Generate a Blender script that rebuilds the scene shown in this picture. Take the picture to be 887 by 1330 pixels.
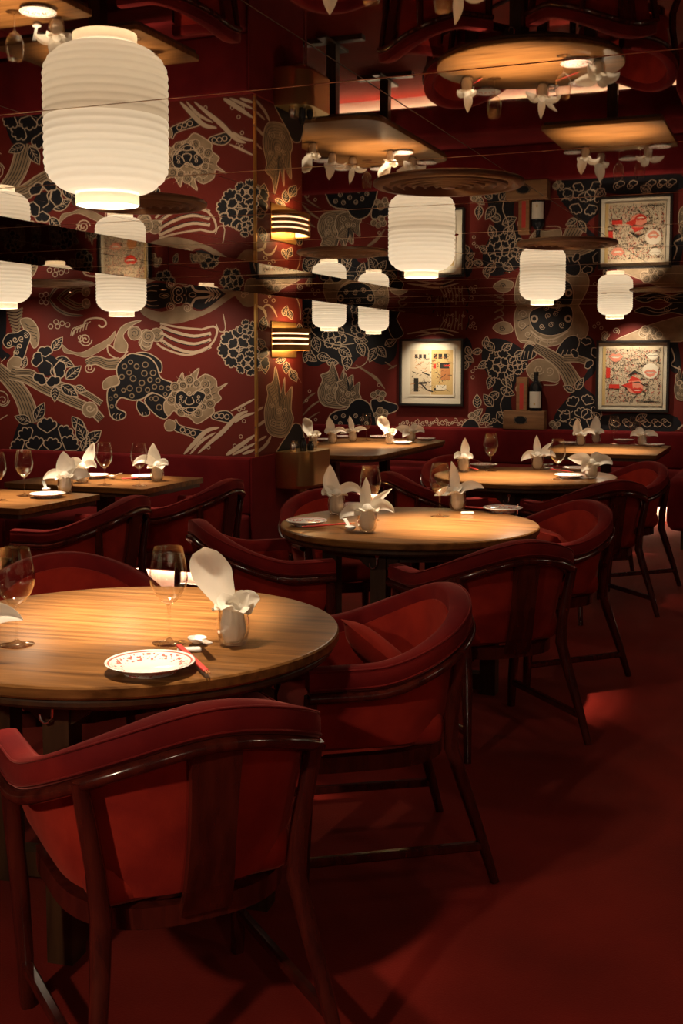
import bpy, bmesh, math, random
from mathutils import Vector, Matrix
from mathutils.geometry import tessellate_polygon
PI = math.pi
rad = math.radians
for o in list(bpy.data.objects): bpy.data.objects.remove(o)
SC = bpy.context.scene
COL = SC.collection

# ------------------------------------------------------------------ camera
FPX, CX, YH = 1490.0, 443.5, 471.0          # focal length in pixels, centre column, horizon row (887x1330)
YAW, PITCH, CAMH = rad(21.8), rad(4.5), 1.46
CY = YH + FPX*math.tan(PITCH)
cam = bpy.data.cameras.new('camera'); cam_o = bpy.data.objects.new('camera', cam); COL.objects.link(cam_o)
cam.sensor_fit = 'VERTICAL'; cam.sensor_height = 36.0; cam.lens = FPX/1330*36.0
cam.shift_y = -(665.0-CY)/1330.0
cam.clip_start = .05
cam_o.location = (0, 0, CAMH); cam_o.rotation_euler = (PI/2-PITCH, 0, YAW)
SC.camera = cam_o

# ------------------------------------------------------------------ world, exposure
W = bpy.data.worlds.new('world'); SC.world = W; W.use_nodes = True
W.node_tree.nodes['Background'].inputs[0].default_value = (.9, .35, .2, 1)
W.node_tree.nodes['Background'].inputs[1].default_value = .004
SC.view_settings.view_transform = 'Standard'; SC.view_settings.look = 'None'
SC.view_settings.exposure = 0.18; SC.view_settings.gamma = 1.0
SC.view_settings.use_curve_mapping = False
DOWN_W, WIDE_W, GLOW_W, PIC_W, WASH_W, SCONCE_W, LED_E = 72.0, 10.0, .66, 58.0, 20.0, 2.6, 50.0
POOL_W = 520.0
WARM = (1.0, .79, .55)

# room measures (metres)
CEIL, LOW = 2.018, 1.918                   # mirrored ceiling, lower mirrored ceiling over the alcove
STEP_X, PIER_X, PIER_Y0, PIER_Y1 = -3.36, -3.37, 6.90, 7.66
BACK_Y, LEFT_X, RIGHT_X, FRONT_Y = 11.40, -5.55, 2.45, -1.9
TABLE_Z = .74
BACKTOP = .83

_R = Vector((math.cos(YAW), math.sin(YAW), 0)); _Fh = Vector((-math.sin(YAW), math.cos(YAW), 0)); _Z = Vector((0, 0, 1))
_F = _Fh*math.cos(PITCH)-_Z*math.sin(PITCH); _U = _Fh*math.sin(PITCH)+_Z*math.cos(PITCH)
def ray(x, y): return _R*((x-CX)/FPX)+_U*((CY-y)/FPX)+_F
def onZ(x, y, z): r = ray(x, y); return Vector((0, 0, CAMH))+r*((z-CAMH)/r.z)
def onY(x, y, Y): r = ray(x, y); return Vector((0, 0, CAMH))+r*(Y/r.y)
def onX(x, y, X): r = ray(x, y); return Vector((0, 0, CAMH))+r*(X/r.x)

# ------------------------------------------------------------------ materials
MATS = {}
def nt(name):
    m = bpy.data.materials.new(name); m.use_nodes = True
    MATS[name] = m
    n = m.node_tree.nodes; l = m.node_tree.links
    return m, n, l, n['Principled BSDF']
def pm(name, col, rough=.6, metal=0, **kw):
    m, n, l, b = nt(name)
    b.inputs['Base Color'].default_value = (*col, 1); b.inputs['Roughness'].default_value = rough; b.inputs['Metallic'].default_value = metal
    for k, v in kw.items(): b.inputs[k.replace('_', ' ')].default_value = v
    return m
def noise_col(m, c1, c2, scale=5, detail=4, sc=(1, 1, 1), lo=.35, hi=.65, bump=0, bscale=None):
    n = m.node_tree.nodes; l = m.node_tree.links; b = n['Principled BSDF']
    tc = n.new('ShaderNodeTexCoord'); mp = n.new('ShaderNodeMapping'); mp.inputs['Scale'].default_value = sc
    l.new(tc.outputs['Object'], mp.inputs['Vector'])
    t = n.new('ShaderNodeTexNoise'); t.inputs['Scale'].default_value = scale; t.inputs['Detail'].default_value = detail
    l.new(mp.outputs[0], t.inputs['Vector'])
    r = n.new('ShaderNodeValToRGB'); r.color_ramp.elements[0].position = lo; r.color_ramp.elements[1].position = hi
    r.color_ramp.elements[0].color = (*c1, 1); r.color_ramp.elements[1].color = (*c2, 1)
    l.new(t.outputs['Fac'], r.inputs[0]); l.new(r.outputs[0], b.inputs['Base Color'])
    if bump:
        t2 = n.new('ShaderNodeTexNoise'); t2.inputs['Scale'].default_value = bscale or scale*8; t2.inputs['Detail'].default_value = 2
        l.new(mp.outputs[0], t2.inputs['Vector'])
        bp = n.new('ShaderNodeBump'); bp.inputs['Strength'].default_value = bump; bp.inputs['Distance'].default_value = .003
        l.new(t2.outputs['Fac'], bp.inputs['Height']); l.new(bp.outputs[0], b.inputs['Normal'])
    return m
velvet = pm('red_velvet', (.30, .018, .010), .85, Sheen_Weight=.3, Sheen_Roughness=.4, Sheen_Tint=(1, .25, .18, 1), Specular_IOR_Level=.15)
noise_col(velvet, (.22, .012, .008), (.36, .024, .012), 7, 4, bump=.15, bscale=300)
rvelvet = pm('rail_velvet', (.14, .008, .008), .85, Sheen_Weight=.35, Sheen_Roughness=.35, Sheen_Tint=(1, .3, .25, 1), Specular_IOR_Level=.12)
noise_col(rvelvet, (.115, .006, .007), (.19, .011, .009), 6, 4, bump=.15, bscale=300)
dvelvet = pm('dark_red_velvet', (.12, .006, .008), .85, Sheen_Weight=.3, Sheen_Roughness=.4, Sheen_Tint=(1, .2, .2, 1), Specular_IOR_Level=.12)
noise_col(dvelvet, (.10, .004, .006), (.15, .008, .009), 4, 3)
mahog = pm('mahogany', (.05, .008, .005), .22, Coat_Weight=.5, Coat_Roughness=.12)
noise_col(mahog, (.038, .006, .0045), (.080, .012, .007), 6, 5, sc=(6, 6, 1))
walnut = pm('walnut', (.2, .1, .04), .30, Specular_IOR_Level=.3)
noise_col(walnut, (.085, .034, .009), (.26, .115, .034), 3.0, 8, sc=(.9, 14, 14), lo=.3, hi=.72, bump=.06, bscale=14)
walnut_dk = pm('dark_walnut', (.06, .025, .012), .4)
noise_col(walnut_dk, (.03, .012, .005), (.06, .026, .010), 4, 6, sc=(8, 8, 1))
carpet = pm('red_carpet', (.1, .01, .008), .95, Specular_IOR_Level=.05, Sheen_Weight=.15, Sheen_Tint=(1, .3, .2, 1))
noise_col(carpet, (.10, .005, .004), (.19, .011, .007), 1.7, 6, lo=.3, hi=.7, bump=.5, bscale=220)
wallred = pm('red_wallpaper', (.17, .016, .010), .6, Specular_IOR_Level=.25)
noise_col(wallred, (.125, .014, .010), (.155, .018, .013), 1.3, 3)
ink = pm('dark_ink', (.012, .013, .018), .55, Specular_IOR_Level=.25)
cream = pm('cream_ink', (.55, .43, .31), .6)
tan = pm('tan_ink', (.36, .235, .125), .6)
noise_col(tan, (.23, .165, .10), (.34, .25, .16), 9, 3)
mirror = pm('bronze_mirror', (.62, .55, .47), .015, 1)
brass_line = pm('seam_brass', (.10, .07, .05), .5)
seam_lit = pm('seam_lit_paint', (.95, .80, .58), .5)  # pale colour stands in for light caught along the joints
brass = pm('brushed_brass', (.62, .38, .12), .40, 1, Anisotropic=.5)
dbrass = pm('dark_brass', (.58, .40, .17), .30, .92)
bronze = pm('bronze_vent', (.30, .25, .20), .4, .5)
steel = pm('steel', (.75, .7, .65), .25, 1)
china = pm('china', (.86, .83, .78), .12, Coat_Weight=.3)
linen = pm('linen', (.88, .84, .76), .85)
def _lin():      # thin cloth: part of the light comes through
    n = linen.node_tree.nodes; l = linen.node_tree.links; o = n['Material Output']; mx = n.new('ShaderNodeMixShader'); t = n.new('ShaderNodeBsdfTranslucent')
    t.inputs[0].default_value = (.92, .86, .76, 1); mx.inputs[0].default_value = .38
    l.new(n['Principled BSDF'].outputs[0], mx.inputs[1]); l.new(t.outputs[0], mx.inputs[2]); l.new(mx.outputs[0], o.inputs[0])
_lin()
blackfr = pm('black_frame', (.012, .010, .010), .35)
matb = pm('mat_board', (.78, .73, .63), .8)
redpaper = pm('red_paper', (.55, .05, .04), .5)
dwood = pm('box_wood', (.30, .15, .065), .55)
noise_col(dwood, (.24, .115, .05), (.34, .18, .08), 4, 5, sc=(1, 8, 8))
botglass = pm('bottle_glass', (.012, .014, .018), .08)
lightpanel = pm('cream_plinth', (.75, .62, .48), .7)
soil = pm('black_rubber', (.015, .012, .012), .6)
artred = pm('art_red', (.62, .035, .02), .6); artpink = pm('art_pink', (.75, .28, .2), .6)
artyel = pm('art_yellow', (.62, .45, .2), .7); artpap = pm('art_paper', (.66, .56, .42), .7); artblk = pm('art_black', (.02, .018, .016), .6)
artbr = pm('art_ochre', (.5, .2, .07), .7)
# thin clear glass: Fresnel mix of a clear pane and its gloss
def glassmat(name, tint, f=1.0):
    m = bpy.data.materials.new(name); m.use_nodes = True; n = m.node_tree.nodes; l = m.node_tree.links; n.clear()
    o = n.new('ShaderNodeOutputMaterial'); mx = n.new('ShaderNodeMixShader'); t = n.new('ShaderNodeBsdfTransparent'); g = n.new('ShaderNodeBsdfGlossy')
    lw = n.new('ShaderNodeLayerWeight'); lw.inputs[0].default_value = .5
    pw = n.new('ShaderNodeMath'); pw.operation = 'POWER'; pw.inputs[1].default_value = 2.1; l.new(lw.outputs['Facing'], pw.inputs[0])
    mt = n.new('ShaderNodeMath'); mt.operation = 'MULTIPLY_ADD'; mt.inputs[1].default_value = .85*f; mt.inputs[2].default_value = .05*f
    t.inputs[0].default_value = (*tint, 1); g.inputs[0].default_value = (1, .97, .93, 1); g.inputs[1].default_value = .03
    l.new(pw.outputs[0], mt.inputs[0]); l.new(mt.outputs[0], mx.inputs[0]); l.new(t.outputs[0], mx.inputs[1]); l.new(g.outputs[0], mx.inputs[2]); l.new(mx.outputs[0], o.inputs[0])
    return m
glass = glassmat('clear_glass', (.985, .98, .97)); pane = glassmat('picture_glass', (.97, .97, .96), .35)
# lantern paper lets the lamp inside shine through
def papermat():
    m = bpy.data.materials.new('lantern_paper'); m.use_nodes = True; n = m.node_tree.nodes; l = m.node_tree.links; n.clear()
    o = n.new('ShaderNodeOutputMaterial'); mx = n.new('ShaderNodeMixShader'); t = n.new('ShaderNodeBsdfTranslucent'); d = n.new('ShaderNodeBsdfDiffuse')
    t.inputs[0].default_value = (.95, .90, .80, 1); d.inputs[0].default_value = (.85, .80, .70, 1); mx.inputs[0].default_value = .45
    l.new(t.outputs[0], mx.inputs[1]); l.new(d.outputs[0], mx.inputs[2]); l.new(mx.outputs[0], o.inputs[0])
    return m
paper = papermat()
def emit(name, col, s):
    m, n, l, b = nt(name); b.inputs['Base Color'].default_value = (*col, 1); b.inputs['Emission Color'].default_value = (*col, 1); b.inputs['Emission Strength'].default_value = s
    return m
led = emit('led_strip', (1, .78, .55), LED_E)
slotlight = emit('sconce_lamp', (1, .72, .40), 1.6)
# porcelain with a red flower border on the rim
def platemat():
    m, n, l, b = nt('flowered_china'); b.inputs['Roughness'].default_value = .12; b.inputs['Coat Weight'].default_value = .3
    tc = n.new('ShaderNodeTexCoord'); sx = n.new('ShaderNodeSeparateXYZ'); l.new(tc.outputs['Object'], sx.inputs[0])
    cb = n.new('ShaderNodeCombineXYZ'); l.new(sx.outputs[0], cb.inputs[0]); l.new(sx.outputs[1], cb.inputs[1])
    ln = n.new('ShaderNodeVectorMath'); ln.operation = 'LENGTH'; l.new(cb.outputs[0], ln.inputs[0])
    r = n.new('ShaderNodeValToRGB'); r.color_ramp.interpolation = 'CONSTANT'
    e = r.color_ramp.elements; e[0].position = 0; e[0].color = (0, 0, 0, 1); e[1].position = .058; e[1].color = (1, 1, 1, 1)
    a = e.new(.083); a.color = (0, 0, 0, 1)
    l.new(ln.outputs['Value'], r.inputs[0])
    r2 = n.new('ShaderNodeValToRGB'); r2.color_ramp.interpolation = 'CONSTANT'
    e = r2.color_ramp.elements; e[0].position = 0; e[0].color = (0, 0, 0, 1); e[1].position = .0885; e[1].color = (1, 1, 1, 1)
    a = e.new(.0925); a.color = (0, 0, 0, 1)
    l.new(ln.outputs['Value'], r2.inputs[0])
    v = n.new('ShaderNodeTexNoise'); v.inputs['Scale'].default_value = 110; v.inputs['Detail'].default_value = 3; l.new(tc.outputs['Object'], v.inputs['Vector'])
    g = n.new('ShaderNodeMath'); g.operation = 'GREATER_THAN'; g.inputs[1].default_value = .56; l.new(v.outputs['Fac'], g.inputs[0])
    ml = n.new('ShaderNodeMath'); ml.operation = 'MULTIPLY'; l.new(g.outputs[0], ml.inputs[0]); l.new(r.outputs[0], ml.inputs[1])
    mxx = n.new('ShaderNodeMath'); mxx.operation = 'MAXIMUM'; l.new(ml.outputs[0], mxx.inputs[0]); l.new(r2.outputs[0], mxx.inputs[1])
    mc = n.new('ShaderNodeMixRGB'); mc.inputs[1].default_value = (.86, .83, .78, 1); mc.inputs[2].default_value = (.66, .17, .14, 1)
    l.new(mxx.outputs[0], mc.inputs[0]); l.new(mc.outputs[0], b.inputs['Base Color'])
    return m
fchina = platemat()

# ------------------------------------------------------------------ mesh helpers
class MB:
    def __init__(s): s.v = []; s.f = []; s.m = []; s.slots = []
    def slot(s, m):
        if m not in s.slots: s.slots.append(m)
        return s.slots.index(m)
    def add(s, vs, fs, mi=0):
        b = len(s.v); s.v += [tuple(v) for v in vs]; s.f += [tuple(i+b for i in f) for f in fs]; s.m += [mi]*len(fs); return s
    def box(s, a, b, mi=0, M=None):
        x0, y0, z0 = a; x1, y1, z1 = b
        vs = [Vector(p) for p in ((x0,y0,z0),(x1,y0,z0),(x1,y1,z0),(x0,y1,z0),(x0,y0,z1),(x1,y0,z1),(x1,y1,z1),(x0,y1,z1))]
        if M: vs = [M@v for v in vs]
        return s.add(vs, [(3,2,1,0),(4,5,6,7),(0,1,5,4),(1,2,6,5),(2,3,7,6),(3,0,4,7)], mi)
    def lathe(s, prof, n=28, c=(0,0,0), mi=0, fn=None):
        vs = []; fs = []; cx, cy, cz = c
        for i, (r, z) in enumerate(prof):
            for k in range(n):
                a = 2*PI*k/n; rr = r*(fn(a, z) if fn else 1)
                vs.append((cx+rr*math.cos(a), cy+rr*math.sin(a), cz+z))
        for i in range(len(prof)-1):
            for k in range(n):
                fs.append((i*n+k, i*n+(k+1) % n, (i+1)*n+(k+1) % n, (i+1)*n+k))
        if prof[0][0] > 1e-6: fs.append(tuple(range(n-1, -1, -1))) if getattr(s, 'cap0', True) else None
        if prof[-1][0] > 1e-6 and getattr(s, 'cap1', True): fs.append(tuple((len(prof)-1)*n+k for k in range(n)))
        return s.add(vs, fs, mi)
    def tube(s, pts, rs, n=10, mi=0, caps=True, sq=None):
        pts = [Vector(p) for p in pts]
        if not isinstance(rs, (list, tuple)): rs = [rs]*len(pts)
        vs = []; fs = []
        for i, p in enumerate(pts):
            t = (pts[min(i+1, len(pts)-1)]-pts[max(i-1, 0)]).normalized()
            ref = Vector((0, 0, 1)) if abs(t.z) < .8 else Vector((0, 1, 0))
            a = t.cross(ref).normalized(); b = t.cross(a).normalized()
            for k in range(n):
                q = 2*PI*(k+.5)/n; c, d = math.cos(q), math.sin(q)
                if sq:
                    c = math.copysign(abs(c)**sq, c); d = math.copysign(abs(d)**sq, d)
                vs.append(p+(a*c+b*d)*rs[i])
        for i in range(len(pts)-1):
            for k in range(n): fs.append((i*n+k, i*n+(k+1) % n, (i+1)*n+(k+1) % n, (i+1)*n+k))
        if caps: fs += [tuple(range(n-1, -1, -1)), tuple((len(pts)-1)*n+k for k in range(n))]
        return s.add(vs, fs, mi)
    def sweep(s, path, prof, mi=0, caps=True, closed=False):
        """path: 3D points, prof: (outward, up) points, outward = horizontal normal to the right of travel"""
        P = [Vector(p) for p in path]; n = len(prof); N = len(P); vs = []; fs = []
        for i, p in enumerate(P):
            a = P[(i-1) % N] if closed else P[max(i-1, 0)]; b = P[(i+1) % N] if closed else P[min(i+1, N-1)]
            t = b-a; t.z = 0; t.normalize(); o = Vector((-t.y, t.x, 0))
            for (u, w) in prof: vs.append(p+o*u+Vector((0, 0, w)))
        for i in range(N if closed else N-1):
            j = (i+1) % N
            for k in range(n): fs.append((i*n+k, i*n+(k+1) % n, j*n+(k+1) % n, j*n+k))
        if caps and not closed: fs += [tuple(range(n-1, -1, -1)), tuple((N-1)*n+k for k in range(n))]
        return s.add(vs, fs, mi)
    def mesh(s, name, mats=None, smooth=40):
        me = bpy.data.meshes.new(name); me.from_pydata(s.v, [], s.f)
        for m in (mats if mats else s.slots): me.materials.append(m)
        if len(me.materials) > 1: me.polygons.foreach_set('material_index', s.m)
        bm = bmesh.new(); bm.from_mesh(me); bmesh.ops.recalc_face_normals(bm, faces=bm.faces) if not getattr(s, 'flat2d', False) else None
        bm.to_mesh(me); bm.free()
        if smooth is not None:
            me.polygons.foreach_set('use_smooth', [True]*len(me.polygons))
            try: me.set_sharp_from_angle(angle=rad(smooth))
            except Exception: pass
        return me
    def obj(s, name, mat, parent=None, smooth=40, loc=None, rz=None):
        mats = mat if isinstance(mat, (list, tuple)) else [mat]
        o = bpy.data.objects.new(name, s.mesh(name, mats, smooth)); COL.objects.link(o)
        if parent: o.parent = parent
        if loc is not None: o.location = loc
        if rz is not None: o.rotation_euler = (0, 0, rz)
        return o
def rbox(w, d, h, r=.02, seg=3):
    """rounded box mesh centred in xy, base at z=0"""
    bm = bmesh.new(); bmesh.ops.create_cube(bm, size=1)
    for v in bm.verts: v.co = Vector((v.co.x*w, v.co.y*d, (v.co.z+.5)*h))
    bmesh.ops.bevel(bm, geom=list(bm.edges), offset=r, segments=seg, profile=.5, affect='EDGES')
    m = MB(); bm.verts.index_update(); m.add([v.co.copy() for v in bm.verts], [[v.index for v in f.verts] for f in bm.faces]); bm.free()
    return m
def tag(o, label=None, cat=None, group=None, kind=None):
    if label: o['label'] = label
    if cat: o['category'] = cat
    if group: o['group'] = group
    if kind: o['kind'] = kind
    return o
def empty(name, loc=(0,0,0), rz=0):
    o = bpy.data.objects.new(name, None); COL.objects.link(o); o.location = loc; o.rotation_euler = (0, 0, rz); o.empty_display_size = .1
    return o
def dup(src, loc, rz, parent=None):
    c = src.copy(); COL.objects.link(c); c.parent = parent
    if parent is None: c.location = loc; c.rotation_euler = (src.rotation_euler.x, src.rotation_euler.y, rz)
    for ch in list(src.children): dup(ch, None, None, c)
    return c
def lamp(name, kind, loc, power, col=WARM, size=.03, parent=None, rot=(0,0,0), spot=None, blend=.6):
    L = bpy.data.lights.new(name, kind); L.energy = power; L.color = col
    if kind == 'SPOT': L.spot_size = spot; L.spot_blend = blend; L.shadow_soft_size = size
    if kind == 'POINT': L.shadow_soft_size = size
    o = bpy.data.objects.new(name, L); COL.objects.link(o); o.location = loc; o.rotation_euler = rot
    if parent: o.parent = parent
    return o
def struct(o): o['kind'] = 'structure'; return o

# ------------------------------------------------------------------ room shell
struct(MB().box((LEFT_X-.1, FRONT_Y-.1, -.06), (RIGHT_X+.1, BACK_Y+.1, 0)).obj('floor', carpet, smooth=None))
wall_back = struct(MB().box((LEFT_X-.1, BACK_Y, 0), (RIGHT_X+.1, BACK_Y+.1, CEIL)).obj('wall_back', wallred, smooth=None))
wall_left = struct(MB().box((LEFT_X-.1, FRONT_Y, 0), (LEFT_X, BACK_Y, CEIL)).obj('wall_left', wallred, smooth=None))
wall_right = struct(MB().box((RIGHT_X, FRONT_Y, 0), (RIGHT_X+.1, BACK_Y, CEIL)).obj('wall_right', wallred, smooth=None))
wall_front = struct(MB().box((LEFT_X-.1, FRONT_Y-.1, 0), (RIGHT_X+.1, FRONT_Y, CEIL)).obj('wall_front', wallred, smooth=None))
wall_pier = struct(MB().box((LEFT_X, PIER_Y0, 0), (PIER_X, PIER_Y1, LOW)).obj('wall_pier', wallred, smooth=None))
tr = MB().box((PIER_X-.012, PIER_Y0-.006, BACKTOP), (PIER_X+.006, PIER_Y0+.012, LOW)).obj('trim_1', brass, smooth=None); struct(tr)

# mirrored ceilings: single glass panels with joint lines, the crosswise ones coloured as if lit
ceil = struct(MB().box((STEP_X-.02, FRONT_Y, CEIL+.004), (RIGHT_X, BACK_Y, CEIL+.05)).obj('ceiling', brass_line, smooth=None))
lowc = struct(MB().box((LEFT_X, FRONT_Y, LOW+.004), (STEP_X-.02, BACK_Y, LOW+.05)).obj('ceiling_alcove', brass_line, smooth=None))
_pc = {}
def panel(x0, x1, y0, y1, z, par):
    g = .0020; w, d = round(x1-x0-2*g, 4), round(y1-y0-2*g, 4)
    if (w, d) not in _pc: _pc[(w, d)] = MB().box((-w/2, -d/2, 0), (w/2, d/2, .005)).mesh('mirror_panel', [mirror], None)
    o = bpy.data.objects.new('mirror_panel', _pc[(w, d)]); COL.objects.link(o); o.parent = par; o.location = ((x0+x1)/2, (y0+y1)/2, z)
ys = [FRONT_Y]+[-1.4+.9*k for k in range(0, 14)]+[BACK_Y]
ys = [FRONT_Y]+[round(2.17+.895*k, 4) for k in range(-4, 11)]+[BACK_Y]
xs = [STEP_X, -2.46, -1.64, -.82, 0.0, .82, 1.64, RIGHT_X]
for i in range(len(ys)-1):
    for j in range(len(xs)-1): panel(xs[j], xs[j+1], ys[i], ys[i+1], CEIL, ceil)
    for (a, b) in ((LEFT_X, -4.46), (-4.46, STEP_X-.005)):
        for (c, d) in (((ys[i], ys[i+1]),) if not (ys[i] < PIER_Y0 < ys[i+1] or ys[i] < PIER_Y1 < ys[i+1]) else ((ys[i], PIER_Y0), (PIER_Y0, ys[i+1])) if ys[i] < PIER_Y0 < ys[i+1] else ((ys[i], PIER_Y1), (PIER_Y1, ys[i+1]))):
            if PIER_Y0-.001 <= c and d <= PIER_Y1+.001: 
                if b <= PIER_X: continue
            panel(a, b, c, d, LOW, lowc)
    g = .0016; d = round(ys[i+1]-ys[i]-2*g, 4)     # upright mirror strip of the step
    o = MB().box((-.004, -d/2, 0), (0, d/2, CEIL-LOW-.002)).obj('mirror_fascia', mirror, ceil, None, (STEP_X, (ys[i]+ys[i+1])/2, LOW+.001))

for y in ys[1:-1]: MB().box((STEP_X, y-.0019, CEIL-.0006), (RIGHT_X, y+.0019, CEIL+.004)).obj('seam_strip', seam_lit, ceil, None)
for x in xs[1:-1]: MB().box((x-.0013, FRONT_Y, CEIL+.0002), (x+.0013, BACK_Y, CEIL+.004)).obj('seam_strip', brass_line, ceil, None)

# ------------------------------------------------------------------ printed mural on the wallpaper
def catmull(P, closed=False, n=5):
    P = [Vector(p[:2]) for p in P]; N = len(P); out = []
    rng = range(N) if closed else range(N-1)
    for i in rng:
        p0 = P[(i-1) % N] if closed else P[max(i-1, 0)]; p1 = P[i]; p2 = P[(i+1) % N]; p3 = P[(i+2) % N] if closed else P[min(i+2, N-1)]
        for k in range(n):
            t = k/n
            out.append(.5*((2*p1)+(p2-p0)*t+(2*p0-5*p1+4*p2-p3)*t*t+(3*p1-p0-3*p2+p3)*t**3))
    if not closed: out.append(P[-1])
    return out
class Mural:
    """flat print; (x, y) are drawing units mapped onto a wall by fn; each motif lies a hair above the last"""
    def __init__(s, fn, normal): s.fn = fn; s.nv = Vector(normal); s.mb = MB(); s.lay = .0006; s.mb.flat2d = True
    def up(s): s.k = (getattr(s, 'k', 0)+1) % 1600; s.lay = .0004+s.k*.000006
    def _mi(s, m): return {'c': 0, 'k': 1, 't': 2, 'r': 3}[m]
    def fill(s, P, m='k'):
        s.up(); P = [Vector(p[:2]) for p in P]
        tri = tessellate_polygon([[Vector((p.x, p.y, 0)) for p in P]])
        s.mb.add([s.fn(p.x, p.y)+s.nv*s.lay for p in P], [tuple(t) for t in tri], s._mi(m))
    def stroke(s, P, w=1.2, m='c', closed=False, taper=False):
        s.up(); P = [Vector(p[:2]) for p in P]; N = len(P)
        if N < 2: return
        vs = []
        for i, p in enumerate(P):
            a = P[(i-1) % N] if closed else P[max(i-1, 0)]; b = P[(i+1) % N] if closed else P[min(i+1, N-1)]
            t = b-a
            if t.length < 1e-6: t = Vector((1, 0))
            t.normalize(); o = Vector((-t.y, t.x)); ww = w/2
            if taper: ww *= max(.12, math.sin(PI*min(1, (i+.3)/(N-.4)))**.6) if taper == 2 else max(.15, 1-i/(N-1))
            for q in (p+o*ww, p-o*ww): vs.append(s.fn(q.x, q.y)+s.nv*s.lay)
        fs = [(2*i, 2*i+1, 2*i+3, 2*i+2) for i in range(N-1)]
        if closed: fs.append((2*N-2, 2*N-1, 1, 0))
        s.mb.add(vs, fs, s._mi(m))
    def shape(s, P, m='k', w=1.2, smooth=True, n=4, lc='c'):
        Q = catmull(P, True, n) if smooth else [Vector(p) for p in P]
        s.fill(Q, m); 
        if w: s.stroke(Q, w, lc, True)
    def line(s, P, w=1.2, m='c', taper=False, n=4): s.stroke(catmull(P, False, n), w, m, False, taper)
    def ring(s, x, y, r, w=1.1, m='c', n=12): s.stroke([(x+r*math.cos(2*PI*k/n), y+r*math.sin(2*PI*k/n)) for k in range(n)], w, m, True)
    def disc(s, x, y, r, m='k', n=12): s.fill([(x+r*math.cos(2*PI*k/n), y+r*math.sin(2*PI*k/n)) for k in range(n)], m)
    def spiral(s, x, y, r, turns=1.8, rot=0, d=1, w=1.2, m='c'):
        n = int(12*turns); s.stroke([(x+r*(1-.88*k/n)*math.cos(rot+d*2*PI*turns*k/n), y+r*(1-.88*k/n)*math.sin(rot+d*2*PI*turns*k/n)) for k in range(n+1)], w, m)
    def petal(s, x, y, r, a, wd=.8, lobes=4, w=1.1):
        P = []
        for k in range(33):
            t = -1+2*k/32; rr = r*(.86+.14*abs(math.sin(lobes*PI*(t+1)/2))**.7)*(1-.22*t*t)
            P.append((x+rr*math.cos(a+t*wd), y+rr*math.sin(a+t*wd)))
        P.append((x+.15*r*math.cos(a), y+.15*r*math.sin(a)))
        s.fill(P, 'k'); s.stroke(P, w, 'c', True)
    def peony(s, x, y, r, rot=0, k=7, w=1.1):
        s.disc(x, y, r*.8, 'k', 16)
        for i in range(k-1): s.petal(x+.25*r*math.cos(rot+6.28*i/(k-1)), y+.25*r*math.sin(rot+6.28*i/(k-1)), r*.82, rot+2*PI*i/(k-1), .72, 4, w)
        for i in range(4): s.petal(x, y, r*.6, rot+.4+2*PI*i/4, .85, 3, w)
        s.spiral(x, y, r*.22, 1.3, rot, 1, w*.8)
    def leaf(s, x, y, L, a, wd=.42, w=1.0):
        c, d = math.cos(a), math.sin(a)
        def q(u, v): return (x+c*u*L-d*v*L, y+d*u*L+c*v*L)
        up = [q(t, wd*.5*math.sin(PI*t**.8)) for t in [i/8 for i in range(9)]]; dn = [q(t, -wd*.5*math.sin(PI*t**.8)) for t in [i/8 for i in range(8, -1, -1)]]
        P = up+dn[1:-1]; s.fill(P, 'k'); s.stroke(P, w, 'c', True); s.stroke([q(.02, 0), q(.85, 0)], w*.7)
        for t in (.3, .5, .68): s.stroke([q(t-.12, 0), q(t+.04, wd*.26)], w*.55); s.stroke([q(t-.12, 0), q(t+.04, -wd*.26)], w*.55)
    def stream(s, P, w0, w1, n=5, w=1.1, m='t'):
        C = catmull(P, False, 5); N = len(C); L = []; R = []; O = []
        for i, p in enumerate(C):
            t = C[min(i+1, N-1)]-C[max(i-1, 0)]; t.normalize(); o = Vector((-t.y, t.x)); ww = (w0+(w1-w0)*i/(N-1))/2
            O.append((p, o, ww)); L.append(p+o*ww); R.append(p-o*ww)
        s.fill(L+R[::-1], m); s.stroke(L, w); s.stroke(R, w)
        for k in range(1, n):
            u = -1+2*k/n; s.stroke([p+o*ww*u for p, o, ww in O], w*.75, 'k')
    def flame(s, x, y, w, h, lw=1.0):
        P = [(x, y), (x-.38*w, y-.08*h), (x-.5*w, y-.35*h), (x-.38*w, y-.6*h), (x-.42*w, y-.72*h), (x-.2*w, y-.8*h), (x-.12*w, y-h), (x+.02*w, y-.75*h), (x+.08*w, y-.62*h), (x+.2*w, y-.85*h), (x+.22*w, y-.6*h), (x+.45*w, y-.72*h), (x+.42*w, y-.4*h), (x+.5*w, y-.25*h), (x+.3*w, y-.04*h)]
        s.shape(P, 't', lw*.9)
        for f in (.9, .8, .7, .6, .5, .38, .26): s.stroke(catmull([((px-x)*f+x, (py-y+.38*h)*f+y-.38*h) for px, py in P], True, 3), lw*.55, 'k', True)
        for (u, v, r) in ((-.18, -.2, .14), (.16, -.17, .13), (0, -.36, .13), (.22, -.38, .1), (-.22, -.45, .1)): s.spiral(x+u*w, y+v*h, r*w, 1.6, u*9, 1 if u > 0 else -1, lw*.6, 'c')
    def cloud(s, x, y, r, n=6, seed=1, m='t', lw=1.0):
        R = random.Random(seed)
        for i in range(n):
            a = R.uniform(0, 2*PI); d = r*(.25+.6*R.random()); cx, cy = x+d*math.cos(a)*1.2, y+d*math.sin(a)*.7; rr = r*R.uniform(.3, .45)
            s.disc(cx, cy, rr, m); s.ring(cx, cy, rr, lw); s.spiral(cx, cy, rr*.72, 1.5, a, 1 if i % 2 else -1, lw*.7, 'k' if m == 't' else 'c')
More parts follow.
